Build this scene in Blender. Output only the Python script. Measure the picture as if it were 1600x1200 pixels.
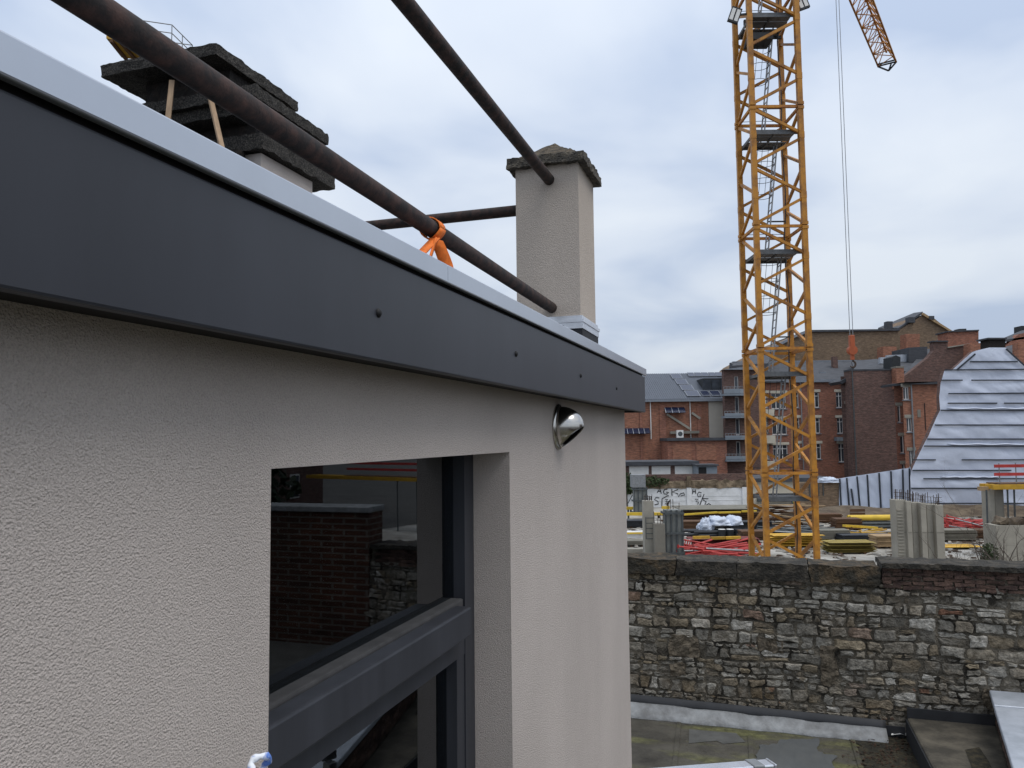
import bpy, bmesh, math, random
from mathutils import Vector, Matrix, noise
random.seed(7)
S = bpy.context.scene
for o in list(bpy.data.objects): bpy.data.objects.remove(o)
COL = S.collection
rad = math.radians
# ------------------------------------------------------------------ camera
E = 5.65                                   # eye height above the building-site slab
F = 1200.0                                 # focal length in photograph pixels (1600 wide)
PITCH, ROLL, YAW = rad(3.953), rad(-0.629), rad(17.74)
_rt, _up, FW = Vector((1, 0, 0)), Vector((0, -math.sin(PITCH), math.cos(PITCH))), Vector((0, math.cos(PITCH), math.sin(PITCH)))
RT = _rt*math.cos(ROLL) + _up*math.sin(ROLL)
UP = -_rt*math.sin(ROLL) + _up*math.cos(ROLL)
EYE = Vector((0, 0, E))
cam = bpy.data.cameras.new('camera'); camo = bpy.data.objects.new('camera', cam); COL.objects.link(camo)
M = Matrix.Identity(4)
for i in range(3):
    M[i][0] = RT[i]; M[i][1] = UP[i]; M[i][2] = -FW[i]; M[i][3] = EYE[i]
camo.matrix_world = M
cam.sensor_fit = 'HORIZONTAL'; cam.sensor_width = 36; cam.lens = 36*F/1600
cam.clip_start = 0.02; cam.clip_end = 6000
S.camera = camo
# ------------------------------------------------------------------ world, sun, exposure
SUN_EL, SUN_AZ = rad(64), rad(122)          # azimuth clockwise from +Y
w = bpy.data.worlds.new('World'); S.world = w; w.use_nodes = True
nt = w.node_tree; N = nt.nodes; L = nt.links; N.clear()
out = N.new('ShaderNodeOutputWorld'); bg = N.new('ShaderNodeBackground'); bg.inputs['Strength'].default_value = 0.1
sky = N.new('ShaderNodeTexSky'); sky.sky_type = 'NISHITA'; sky.sun_disc = False
sky.sun_elevation = SUN_EL; sky.sun_rotation = SUN_AZ; sky.air_density = 1.2; sky.dust_density = 3
tc = N.new('ShaderNodeTexCoord'); sep = N.new('ShaderNodeSeparateXYZ'); L.new(tc.outputs['Generated'], sep.inputs[0])
def wm(op, a, b=None):
    n = N.new('ShaderNodeMath'); n.operation = op
    for i, v in enumerate((a, b)):
        if v is None: continue
        if isinstance(v, (int, float)): n.inputs[i].default_value = v
        else: L.new(v, n.inputs[i])
    return n.outputs[0]
zz = wm('ADD', wm('MAXIMUM', sep.outputs['Z'], 0.0), 0.24)
cmb = N.new('ShaderNodeCombineXYZ'); L.new(wm('DIVIDE', sep.outputs['X'], zz), cmb.inputs[0]); L.new(wm('DIVIDE', sep.outputs['Y'], zz), cmb.inputs[1])
n1 = N.new('ShaderNodeTexNoise'); n1.inputs['Scale'].default_value = 1.5; n1.inputs['Detail'].default_value = 5; n1.inputs['Roughness'].default_value = 0.45; n1.inputs['Distortion'].default_value = 0.3
L.new(cmb.outputs[0], n1.inputs['Vector'])
cr = N.new('ShaderNodeValToRGB'); L.new(n1.outputs['Fac'], cr.inputs[0])
cr.color_ramp.elements[0].position = 0.36; cr.color_ramp.elements[0].color = (0.45, 0.535, 0.69, 1)
cr.color_ramp.elements[1].position = 0.62; cr.color_ramp.elements[1].color = (0.72, 0.775, 0.85, 1)
e = cr.color_ramp.elements.new(0.5); e.color = (0.63, 0.695, 0.80, 1)
sc = N.new('ShaderNodeVectorMath'); sc.operation = 'SCALE'; sc.inputs['Scale'].default_value = 10; L.new(cr.outputs[0], sc.inputs[0])
L.new(wm('ADD', wm('MULTIPLY', wm('MAXIMUM', sep.outputs['Z'], 0.0), 6.0), 8.6), sc.inputs['Scale'])   # overcast: a little brighter overhead
mx = N.new('ShaderNodeMixRGB'); mx.inputs[0].default_value = 0.12; L.new(sc.outputs[0], mx.inputs[1]); L.new(sky.outputs[0], mx.inputs[2])
L.new(mx.outputs[0], bg.inputs[0]); L.new(bg.outputs[0], out.inputs[0])
sl = bpy.data.lights.new('sun', 'SUN'); sl.energy = 1.5; sl.angle = rad(40); sl.color = (1, 0.96, 0.9)
so = bpy.data.objects.new('sun', sl); COL.objects.link(so)
sd = Vector((math.sin(SUN_AZ)*math.cos(SUN_EL), math.cos(SUN_AZ)*math.cos(SUN_EL), math.sin(SUN_EL)))
so.rotation_euler = (-sd).to_track_quat('-Z', 'Y').to_euler(); so.location = (20, -5, 40)
S.view_settings.view_transform = 'Standard'; S.view_settings.look = 'None'; S.view_settings.gamma = 1; S.view_settings.exposure = 0.2
S.render.engine = 'CYCLES'

# ------------------------------------------------------------------ frames
D_, N_ = Vector((math.sin(YAW), math.cos(YAW), 0)), Vector((math.cos(YAW), -math.sin(YAW), 0))
def W(a, l, z):                             # house frame: along its wall, to its right, height relative to the eye
    return EYE + D_*a + N_*l + Vector((0, 0, z))
def ray(u, v): return RT*((u-800)/F) - UP*((v-600)/F) + FW
def PX(u, v, Y): r = ray(u, v); return EYE + r*(Y/r.y)
def GZ(u, v, z): r = ray(u, v); return EYE + r*((z-E)/r.z)
def HA(u, v, a): r = ray(u, v); return EYE + r*(a/r.dot(D_))       # on a plane across the house frame
def HL(u, v, l): r = ray(u, v); return EYE + r*(l/r.dot(N_))       # on a plane parallel to the house wall
def fr(p):
    q = p-EYE; return q.dot(D_), q.dot(N_), q.z
# ------------------------------------------------------------------ materials
MATS = {}
def nodes(name):
    m = bpy.data.materials.new(name); m.use_nodes = True; t = m.node_tree
    return m, t.nodes, t.links, t.nodes['Principled BSDF']
def mat(name, col, rough=0.8, metal=0.0, var=0.15, scale=6.0, col2=None, mix_lo=0.45, mix_hi=0.65, bump=0.0, bscale=60.0, rnd=0.0, spec=0.4, stretch=None, detail=6, bdist=0.01):
    m, n, l, b = nodes(name)
    b.inputs['Roughness'].default_value = rough; b.inputs['Metallic'].default_value = metal; b.inputs['Specular IOR Level'].default_value = spec
    g = n.new('ShaderNodeNewGeometry'); vec = g.outputs['Position']
    if stretch:
        mp = n.new('ShaderNodeMapping'); mp.inputs['Scale'].default_value = stretch; l.new(vec, mp.inputs[0]); vec = mp.outputs[0]
    t = n.new('ShaderNodeTexNoise'); t.inputs['Scale'].default_value = scale; t.inputs['Detail'].default_value = detail; t.inputs['Roughness'].default_value = 0.62
    l.new(vec, t.inputs['Vector'])
    r = n.new('ShaderNodeValToRGB'); l.new(t.outputs['Fac'], r.inputs[0])
    c = Vector(col)
    if col2 is None: lo, hi = c*(1-var), c*(1+var); r.color_ramp.elements[0].position, r.color_ramp.elements[1].position = 0.3, 0.7
    else: lo, hi = c, Vector(col2); r.color_ramp.elements[0].position, r.color_ramp.elements[1].position = mix_lo, mix_hi
    r.color_ramp.elements[0].color = (*lo, 1); r.color_ramp.elements[1].color = (*hi, 1)
    cout = r.outputs[0]
    if rnd:
        oi = n.new('ShaderNodeObjectInfo'); mr = n.new('ShaderNodeMapRange'); mr.inputs[3].default_value = 1-rnd; mr.inputs[4].default_value = 1+rnd
        l.new(oi.outputs['Random'], mr.inputs[0])
        sm = n.new('ShaderNodeVectorMath'); sm.operation = 'SCALE'; l.new(cout, sm.inputs[0]); l.new(mr.outputs[0], sm.inputs['Scale']); cout = sm.outputs[0]
    l.new(cout, b.inputs['Base Color'])
    if bump:
        t2 = n.new('ShaderNodeTexNoise'); t2.inputs['Scale'].default_value = bscale; t2.inputs['Detail'].default_value = 4
        l.new(g.outputs['Position'], t2.inputs['Vector'])
        bp = n.new('ShaderNodeBump'); bp.inputs['Strength'].default_value = bump; bp.inputs['Distance'].default_value = bdist
        l.new(t2.outputs['Fac'], bp.inputs['Height']); l.new(bp.outputs[0], b.inputs['Normal'])
    MATS[name] = m; return m
def brick_mat(name, c1, c2, mortar, bw=0.22, bh=0.075, ms=0.012, dirt=0.35, dirtcol=(0.03, 0.028, 0.026)):
    m, n, l, b = nodes(name); b.inputs['Roughness'].default_value = 0.9; b.inputs['Specular IOR Level'].default_value = 0.2
    g = n.new('ShaderNodeNewGeometry'); sp = n.new('ShaderNodeSeparateXYZ'); l.new(g.outputs['Position'], sp.inputs[0])
    ad = n.new('ShaderNodeMath'); ad.operation = 'ADD'; l.new(sp.outputs[0], ad.inputs[0]); l.new(sp.outputs[1], ad.inputs[1])
    cb = n.new('ShaderNodeCombineXYZ'); l.new(ad.outputs[0], cb.inputs[0]); l.new(sp.outputs[2], cb.inputs[1])
    t = n.new('ShaderNodeTexBrick'); l.new(cb.outputs[0], t.inputs['Vector'])
    t.inputs['Color1'].default_value = (*c1, 1); t.inputs['Color2'].default_value = (*c2, 1); t.inputs['Mortar'].default_value = (*mortar, 1)
    t.inputs['Scale'].default_value = 1; t.inputs['Mortar Size'].default_value = ms; t.inputs['Brick Width'].default_value = bw; t.inputs['Row Height'].default_value = bh
    nz = n.new('ShaderNodeTexNoise'); nz.inputs['Scale'].default_value = 0.55; nz.inputs['Detail'].default_value = 8; nz.inputs['Roughness'].default_value = 0.7; l.new(g.outputs['Position'], nz.inputs['Vector'])
    mr = n.new('ShaderNodeMapRange'); mr.inputs[1].default_value = 0.4; mr.inputs[2].default_value = 0.75; mr.inputs[4].default_value = dirt; l.new(nz.outputs['Fac'], mr.inputs[0])
    mi = n.new('ShaderNodeMixRGB'); l.new(mr.outputs[0], mi.inputs[0]); l.new(t.outputs['Color'], mi.inputs[1]); mi.inputs[2].default_value = (*dirtcol, 1)
    mp = n.new('ShaderNodeMapping'); mp.inputs['Scale'].default_value = (1.1, 4.5, 1); l.new(cb.outputs[0], mp.inputs[0])
    n3 = n.new('ShaderNodeTexNoise'); n3.inputs['Scale'].default_value = 1.6; n3.inputs['Detail'].default_value = 5; n3.inputs['Roughness'].default_value = .75; l.new(mp.outputs[0], n3.inputs['Vector'])
    m3 = n.new('ShaderNodeMapRange'); m3.inputs[1].default_value = .3; m3.inputs[2].default_value = .7; m3.inputs[3].default_value = .55; m3.inputs[4].default_value = 1.4; l.new(n3.outputs['Fac'], m3.inputs[0])
    v3 = n.new('ShaderNodeVectorMath'); v3.operation = 'SCALE'; l.new(mi.outputs[0], v3.inputs[0]); l.new(m3.outputs[0], v3.inputs['Scale'])
    l.new(v3.outputs[0], b.inputs['Base Color'])
    bp = n.new('ShaderNodeBump'); bp.inputs['Strength'].default_value = 0.5; bp.inputs['Distance'].default_value = 0.01; bp.invert = True
    l.new(t.outputs['Fac'], bp.inputs['Height']); l.new(bp.outputs[0], b.inputs['Normal'])
    MATS[name] = m; return m
def stucco(name, col, gscale=150.0, dist=0.004, streak=0.0):
    m, n, l, b = nodes(name); b.inputs['Roughness'].default_value = 0.95; b.inputs['Specular IOR Level'].default_value = 0.15
    g = n.new('ShaderNodeNewGeometry')
    t = n.new('ShaderNodeTexNoise'); t.inputs['Scale'].default_value = gscale; t.inputs['Detail'].default_value = 3; t.inputs['Roughness'].default_value = 0.55; l.new(g.outputs['Position'], t.inputs['Vector'])
    v = n.new('ShaderNodeTexVoronoi'); v.inputs['Scale'].default_value = gscale*0.9; l.new(g.outputs['Position'], v.inputs['Vector'])
    a = n.new('ShaderNodeMath'); a.operation = 'SUBTRACT'; l.new(t.outputs['Fac'], a.inputs[0]); sc_ = n.new('ShaderNodeMath'); sc_.operation = 'MULTIPLY'; sc_.inputs[1].default_value = 0.45; l.new(v.outputs['Distance'], sc_.inputs[0]); l.new(sc_.outputs[0], a.inputs[1])
    bp = n.new('ShaderNodeBump'); bp.inputs['Strength'].default_value = 1.0; bp.inputs['Distance'].default_value = dist
    l.new(a.outputs[0], bp.inputs['Height']); l.new(bp.outputs[0], b.inputs['Normal'])
    t2 = n.new('ShaderNodeTexNoise'); t2.inputs['Scale'].default_value = 1.3; t2.inputs['Detail'].default_value = 6
    mp = n.new('ShaderNodeMapping'); mp.inputs['Scale'].default_value = (1.6, 1.6, 0.7); l.new(g.outputs['Position'], mp.inputs[0]); l.new(mp.outputs[0], t2.inputs['Vector'])
    r = n.new('ShaderNodeValToRGB'); l.new(t2.outputs['Fac'], r.inputs[0]); c = Vector(col)
    r.color_ramp.elements[0].position = 0.3; r.color_ramp.elements[0].color = (*(c*0.91), 1); r.color_ramp.elements[1].position = 0.7; r.color_ramp.elements[1].color = (*(c*1.05), 1)
    mi = n.new('ShaderNodeMixRGB'); mi.blend_type = 'MULTIPLY'; mi.inputs[0].default_value = 0.35; l.new(r.outputs[0], mi.inputs[1])
    r2 = n.new('ShaderNodeValToRGB'); l.new(t.outputs['Fac'], r2.inputs[0]); r2.color_ramp.elements[0].position = 0.3; r2.color_ramp.elements[0].color = (.45, .45, .45, 1); r2.color_ramp.elements[1].position = 0.6; l.new(r2.outputs[0], mi.inputs[2])
    l.new(mi.outputs[0], b.inputs['Base Color']); MATS[name] = m; return m

stucco('stucco', (0.555, 0.495, 0.455), 330, 0.0036)
stucco('stucco_fine', (0.50, 0.435, 0.375), 170, 0.0035)
mat('anthracite', (0.026, 0.028, 0.036), 0.44, 0.0, 0.22, 3.0, spec=0.42, stretch=(1, 1, .3), detail=9)
mat('coping_metal', (0.50, 0.53, 0.58), 0.34, 0.75, 0.05, 3.0)
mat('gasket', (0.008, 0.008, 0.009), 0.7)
mat('frame_dark', (0.036, 0.038, 0.046), 0.5, 0.1, 0.25, 9, stretch=(1, 1, 0.12))
mat('frame_dust', (0.048, 0.047, 0.048), 0.9, 0, 0.3, 12)
mat('rust', (0.022, 0.018, 0.017), 0.75, 0.2, col2=(0.085, 0.045, 0.035), mix_lo=0.42, mix_hi=0.72, scale=22, bump=0.4, bscale=160, bdist=0.003)
mat('charred', (0.022, 0.0205, 0.019), 0.95, 0, col2=(0.15, 0.135, 0.115), mix_lo=0.46, mix_hi=0.74, scale=110, bump=1.0, bscale=150, bdist=0.02)
mat('soot_brick', (0.016, 0.014, 0.013), 0.95, 0, col2=(0.05, 0.034, 0.026), mix_lo=0.5, mix_hi=0.75, scale=14, bump=0.8, bscale=50, bdist=0.015)
mat('cap_moss', (0.055, 0.046, 0.034), 0.95, 0, col2=(0.14, 0.108, 0.072), mix_lo=0.42, mix_hi=0.68, scale=26, bump=0.9, bscale=80, bdist=0.02)
mat('cap_edge', (0.06, 0.054, 0.046), 0.95, 0, col2=(0.17, 0.145, 0.11), mix_lo=0.45, mix_hi=0.7, scale=30, bump=0.9, bscale=90, bdist=0.02)
mat('aluminium', (0.66, 0.68, 0.72), 0.33, 0.85, 0.12, 14)
mat('steel_brushed', (0.50, 0.48, 0.45), 0.2, 1.0, 0.06, 4, stretch=(1, 1, 30), bump=0.05, bscale=220, bdist=0.001)
mat('bitumen', (0.016, 0.017, 0.02), 0.75, 0, 0.3, 10)
mat('wood_stick', (0.36, 0.25, 0.16), 0.85, 0, 0.25, 30, stretch=(1, 1, .15))
mat('strap_orange', (0.75, 0.17, 0.02), 0.75, 0, 0.2, 40)
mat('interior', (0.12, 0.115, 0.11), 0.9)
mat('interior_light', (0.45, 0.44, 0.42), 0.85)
mat('tube_blue', (0.22, 0.27, 0.40), 0.55, 0.1)
mat('rag', (0.10, 0.20, 0.55), 0.7, 0, col2=(0.75, 0.78, 0.83), mix_lo=0.44, mix_hi=0.56, scale=55)
mat('crane_paint', (0.22, 0.09, 0.02), 0.55, 0, col2=(0.46, 0.20, 0.022), mix_lo=.32, mix_hi=.56, scale=2.6, detail=9)
mat('crane_worn', (0.30, 0.115, 0.03), 0.65, 0, col2=(0.52, 0.22, 0.02), mix_lo=0.4, mix_hi=0.6, scale=3)
mat('galvanised', (0.26, 0.27, 0.28), 0.5, 0.5, 0.2, 8)
mat('deck_steel', (0.12, 0.125, 0.13), 0.6, 0.3, 0.3, 5)
mat('dark_steel', (0.03, 0.033, 0.036), 0.6, 0.3, 0.3, 5)
mat('hook_red', (0.36, 0.085, 0.03), 0.6)
mat('concrete', (0.30, 0.28, 0.235), 0.9, 0, 0.16, 1.2, bump=0.2, bscale=20)
mat('concrete_dark', (0.20, 0.185, 0.155), 0.9, 0, 0.16, 1.2, bump=0.2, bscale=20)
mat('slab', (0.17, 0.155, 0.128), 0.85, 0, col2=(0.40, 0.385, 0.35), mix_lo=0.36, mix_hi=0.60, scale=0.45, detail=9)
mat('dirt', (0.075, 0.055, 0.038), 1, 0, col2=(0.16, 0.125, 0.085), mix_lo=0.4, mix_hi=0.65, scale=1.1, bump=0.6, bscale=6, bdist=.1)
mat('ground', (0.07, 0.068, 0.062), 0.95, 0, 0.3, 0.3)
mat('yellow_paint', (0.50, 0.29, 0.03), 0.65, 0, 0.25, 3, rnd=.25)
mat('yellow_bright', (0.62, 0.42, 0.04), 0.6, 0, 0.15, 3)
mat('beam_olive', (0.25, 0.19, 0.045), 0.75, 0, 0.3, 4, rnd=.3)
mat('timber_brown', (0.10, 0.052, 0.026), 0.85, 0, 0.35, 2.5, stretch=(.3, 1, 3))
mat('timber_pale', (0.34, 0.235, 0.13), 0.85, 0, 0.25, 4)
mat('debris_mix', (0.07, 0.045, 0.03), 0.9, 0, col2=(0.38, 0.36, 0.32), mix_lo=.45, mix_hi=.55, scale=.9)
mat('grey_sheet', (0.17, 0.16, 0.13), 0.8, 0, 0.2, 2)
mat('red_panel', (0.135, 0.025, 0.02), 0.7, 0, 0.3, 2)
mat('red_paint', (0.42, 0.045, 0.04), 0.55, 0, 0.25, 3)
mat('form_steel', (0.085, 0.095, 0.098), 0.6, 0.3, 0.25, 4)
mat('form_ply', (0.19, 0.20, 0.19), 0.7, 0, 0.2, 3)
mat('black_plastic', (0.02, 0.022, 0.026), 0.5, 0, 0.3, 4)
mat('rebar', (0.07, 0.05, 0.04), 0.8, 0.3)
mat('sheet_white', (0.58, 0.63, 0.74), 0.36, 0, 0.05, 0.5, bump=0.35, bscale=0.9, bdist=0.25)
mat('tarp', (0.52, 0.57, 0.66), 0.45, 0, 0.1, 3)
mat('batten', (0.035, 0.042, 0.055), 0.8)
mat('slate', (0.055, 0.058, 0.066), 0.75, 0, 0.3, 1.5, stretch=(1, 1, 3))
mat('metal_roof', (0.10, 0.112, 0.135), 0.5, 0.3, 0.1, 1.0)
mat('solar', (0.012, 0.018, 0.045), 0.2, 0.1, spec=0.6)
mat('solar_frame', (0.35, 0.37, 0.4), 0.5, 0.3)
mat('white_paint', (0.70, 0.69, 0.66), 0.6, 0, 0.08, 2)
mat('cream', (0.58, 0.53, 0.43), 0.8, 0, 0.1, 2)
mat('beige_panel', (0.42, 0.385, 0.33), 0.8, 0, 0.06, 1)
mat('balcony_grey', (0.20, 0.23, 0.26), 0.6, 0, 0.1, 1)
mat('pane_far', (0.05, 0.058, 0.07), 0.12, 0, 0.4, 1.5, spec=0.6)
mat('zinc_gutter', (0.22, 0.24, 0.27), 0.5, 0.3)
mat('ivy', (0.035, 0.055, 0.018), 0.8, 0, 0.5, 6)
mat('evergreen', (0.018, 0.03, 0.012), 0.8, 0, 0.5, 3)
mat('bark', (0.085, 0.068, 0.055), 0.9, 0, 0.3, 12)
mat('white_wall', (0.56, 0.57, 0.57), 0.85, 0, col2=(0.70, 0.71, 0.72), mix_lo=.35, mix_hi=.6, scale=1.2, bump=.4, bscale=9, bdist=.02)
mat('old_coping', (0.10, 0.075, 0.05), 0.95, 0, col2=(0.26, 0.20, 0.135), mix_lo=0.42, mix_hi=0.62, scale=1.8, bump=.6, bscale=8, bdist=.05)
mat('spray', (0.012, 0.012, 0.016), 0.7)
mat('skin', (0.45, 0.27, 0.19), 0.6)
mat('hivis', (0.45, 0.70, 0.03), 0.7)
mat('trousers', (0.02, 0.025, 0.05), 0.9)
mat('helmet', (0.75, 0.75, 0.72), 0.4)
mat('mortar', (0.030, 0.026, 0.020), 1, 0, col2=(0.22, 0.19, 0.145), mix_lo=0.38, mix_hi=0.66, scale=4.5, bump=1, bscale=45, bdist=.03)
mat('wall_coping', (0.030, 0.027, 0.022), 0.95, 0, col2=(0.105, 0.088, 0.066), mix_lo=0.46, mix_hi=0.72, scale=6, bump=.9, bscale=38, bdist=.03)
mat('wall_coping_moss', (0.034, 0.030, 0.022), 0.95, 0, col2=(0.13, 0.088, 0.048), mix_lo=0.45, mix_hi=0.72, scale=7, bump=1, bscale=30, bdist=.04)
mat('brick_old', (0.055, 0.034, 0.028), 0.95, 0, col2=(0.15, 0.092, 0.068), mix_lo=0.4, mix_hi=0.68, scale=9, rnd=0.35, bump=.8, bscale=50, bdist=.02)
mat('flashing_dark', (0.030, 0.031, 0.034), 0.6, 0.1, 0.25, 4)
mat('flashing_pale', (0.15, 0.15, 0.148), 0.65, 0.1, col2=(0.33, 0.34, 0.345), mix_lo=0.30, mix_hi=0.74, scale=7, detail=12, bump=.6, bscale=16, bdist=.02)
def felt_mat():
    m, n, l, b = nodes('roof_felt'); g = n.new('ShaderNodeNewGeometry'); b.inputs['Specular IOR Level'].default_value = .35
    mp = n.new('ShaderNodeMapping'); mp.vector_type = 'TEXTURE'; mp.inputs['Rotation'].default_value = (0, 0, -YAW); mp.inputs['Scale'].default_value = (2.2, .55, 1); l.new(g.outputs['Position'], mp.inputs[0])
    def no(sc_, det, vec, ro=.65):
        t = n.new('ShaderNodeTexNoise'); t.inputs['Scale'].default_value = sc_; t.inputs['Detail'].default_value = det; t.inputs['Roughness'].default_value = ro; l.new(vec, t.inputs['Vector']); return t.outputs['Fac']
    def ramp(f_, p0, c0, p1, c1):
        r = n.new('ShaderNodeValToRGB'); l.new(f_, r.inputs[0]); r.color_ramp.elements[0].position = p0; r.color_ramp.elements[0].color = (*c0, 1); r.color_ramp.elements[1].position = p1; r.color_ramp.elements[1].color = (*c1, 1); return r.outputs[0]
    base = ramp(no(1.9, 9, g.outputs['Position'], .72), .34, (.030, .027, .022), .70, (.10, .092, .074))
    moss = ramp(no(11, 6, g.outputs['Position']), .35, (.055, .056, .024), .7, (.165, .16, .07))
    mk = ramp(no(1.25, 7, mp.outputs[0]), .45, (0, 0, 0), .60, (1, 1, 1))
    mi = n.new('ShaderNodeMixRGB'); l.new(mk, mi.inputs[0]); l.new(base, mi.inputs[1]); l.new(moss, mi.inputs[2])
    l.new(mi.outputs[0], b.inputs['Base Color'])
    rr_ = n.new('ShaderNodeMapRange'); rr_.inputs[1].default_value = .35; rr_.inputs[2].default_value = .6; rr_.inputs[3].default_value = .28; rr_.inputs[4].default_value = .85; l.new(no(.9, 5, g.outputs['Position']), rr_.inputs[0]); l.new(rr_.outputs[0], b.inputs['Roughness'])
    bp = n.new('ShaderNodeBump'); bp.inputs['Strength'].default_value = .5; bp.inputs['Distance'].default_value = .012; l.new(no(34, 6, g.outputs['Position']), bp.inputs['Height']); l.new(bp.outputs[0], b.inputs['Normal'])
    MATS['roof_felt'] = m
felt_mat()
mat('mend', (0.075, 0.06, 0.042), 1, 0, col2=(0.20, 0.165, 0.12), mix_lo=0.38, mix_hi=0.7, scale=8, bump=1, bscale=30, bdist=.03)
mat('kerb_felt', (0.042, 0.037, 0.028), 0.8, 0, col2=(0.115, 0.10, 0.075), mix_lo=0.4, mix_hi=0.7, scale=3.5, bump=.5, bscale=40, bdist=.015)
mat('felt_grey', (0.09, 0.09, 0.085), 0.5, 0, 0.25, 5)
mat('moss', (0.045, 0.05, 0.018), 0.95, 0, col2=(0.115, 0.115, 0.05), mix_lo=.4, mix_hi=.68, scale=9, bump=.8, bscale=60, bdist=.02)
mat('moss_dark', (0.018, 0.016, 0.010), 0.95, 0, col2=(0.06, 0.048, 0.026), mix_lo=.45, mix_hi=.7, scale=14, bump=.9, bscale=50, bdist=.02)
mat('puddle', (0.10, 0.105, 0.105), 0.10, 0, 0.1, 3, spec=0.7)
mat('litter', (0.04, 0.022, 0.013), 1, 0, 0.5, 30)
mat('lead_grey', (0.36, 0.39, 0.43), 0.5, 0.35, col2=(0.46, 0.49, 0.54), mix_lo=.4, mix_hi=.6, scale=4)
brick_mat('brick_red', (0.42, 0.15, 0.085), (0.27, 0.095, 0.058), (0.23, 0.17, 0.14), dirt=.3)
brick_mat('brick_orange', (0.46, 0.18, 0.095), (0.31, 0.115, 0.065), (0.23, 0.17, 0.14), dirt=.3)
brick_mat('brick_dark', (0.19, 0.10, 0.08), (0.10, 0.057, 0.047), (0.17, 0.13, 0.115), dirt=.35)
brick_mat('brick_brown', (0.27, 0.18, 0.11), (0.16, 0.105, 0.068), (0.20, 0.16, 0.12), dirt=.3)
brick_mat('brick_yard', (0.11, 0.048, 0.03), (0.075, 0.034, 0.024), (0.16, 0.135, 0.11), bw=.24, bh=.085, ms=.012, dirt=.75)
def glass_mat():
    m, n, l, b = nodes('window_glass'); n.remove(b)
    tr = n.new('ShaderNodeBsdfTransparent'); tr.inputs[0].default_value = (0.42, 0.46, 0.47, 1)
    gl = n.new('ShaderNodeBsdfGlossy'); gl.inputs['Roughness'].default_value = 0.012; gl.inputs['Color'].default_value = (0.9, 0.95, 1, 1)
    fz = n.new('ShaderNodeFresnel'); fz.inputs['IOR'].default_value = 1.75
    mi = n.new('ShaderNodeMixShader'); l.new(fz.outputs[0], mi.inputs[0]); l.new(tr.outputs[0], mi.inputs[1]); l.new(gl.outputs[0], mi.inputs[2])
    l.new(mi.outputs[0], n['Material Output'].inputs[0]); MATS['window_glass'] = m
glass_mat()
def stone_mat(name, kind):
    m, n, l, b = nodes(name); b.inputs['Roughness'].default_value = 0.95; b.inputs['Specular IOR Level'].default_value = 0.2
    g = n.new('ShaderNodeNewGeometry'); oi = n.new('ShaderNodeObjectInfo')
    r = n.new('ShaderNodeValToRGB'); r.color_ramp.interpolation = 'LINEAR'
    if kind == 0: l.new(oi.outputs['Random'], r.inputs[0])
    else:
        vo = n.new('ShaderNodeTexVoronoi'); vo.inputs['Scale'].default_value = 6; l.new(g.outputs['Position'], vo.inputs['Vector']); sx = n.new('ShaderNodeSeparateColor'); l.new(vo.outputs['Color'], sx.inputs[0]); l.new(sx.outputs[0], r.inputs[0])
    cols = [(0, (.10, .093, .082)), (.25, (.15, .142, .128)), (.5, (.21, .202, .186)), (.68, (.125, .105, .08)), (.82, (.175, .148, .11)), (.93, (.30, .295, .285)), (.97, (.22, .205, .18)), (1, (.13, .068, .046))]
    r.color_ramp.elements[0].color = (*cols[0][1], 1); r.color_ramp.elements[1].color = (*cols[-1][1], 1)
    for p, c in cols[1:-1]: x = r.color_ramp.elements.new(p); x.color = (*c, 1)
    t = n.new('ShaderNodeTexNoise'); t.inputs['Scale'].default_value = 16; t.inputs['Detail'].default_value = 8; t.inputs['Roughness'].default_value = .7; l.new(g.outputs['Position'], t.inputs['Vector'])
    r2 = n.new('ShaderNodeValToRGB'); l.new(t.outputs['Fac'], r2.inputs[0]); r2.color_ramp.elements[0].position = .32; r2.color_ramp.elements[0].color = (.5, .47, .41, 1); r2.color_ramp.elements[1].position = .68; r2.color_ramp.elements[1].color = (2.1, 2.06, 1.95, 1)
    mi = n.new('ShaderNodeMixRGB'); mi.blend_type = 'MULTIPLY'; mi.inputs[0].default_value = 1; l.new(r.outputs[0], mi.inputs[1]); l.new(r2.outputs[0], mi.inputs[2])
    t3 = n.new('ShaderNodeTexNoise'); t3.inputs['Scale'].default_value = 1.5; t3.inputs['Detail'].default_value = 6; l.new(g.outputs['Position'], t3.inputs['Vector'])
    mr = n.new('ShaderNodeMapRange'); mr.inputs[1].default_value = .54; mr.inputs[2].default_value = .72; mr.inputs[4].default_value = .6; l.new(t3.outputs['Fac'], mr.inputs[0])
    m2 = n.new('ShaderNodeMixRGB'); l.new(mr.outputs[0], m2.inputs[0]); l.new(mi.outputs[0], m2.inputs[1]); m2.inputs[2].default_value = (.13, .088, .045, 1)
    l.new(m2.outputs[0], b.inputs['Base Color'])
    t4 = n.new('ShaderNodeTexNoise'); t4.inputs['Scale'].default_value = 42; t4.inputs['Detail'].default_value = 6; l.new(g.outputs['Position'], t4.inputs['Vector'])
    bp = n.new('ShaderNodeBump'); bp.inputs['Strength'].default_value = .9; bp.inputs['Distance'].default_value = .025; l.new(t4.outputs['Fac'], bp.inputs['Height']); l.new(bp.outputs[0], b.inputs['Normal'])
    MATS[name] = m
stone_mat('stone', 0); stone_mat('stone_mix', 1)

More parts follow.
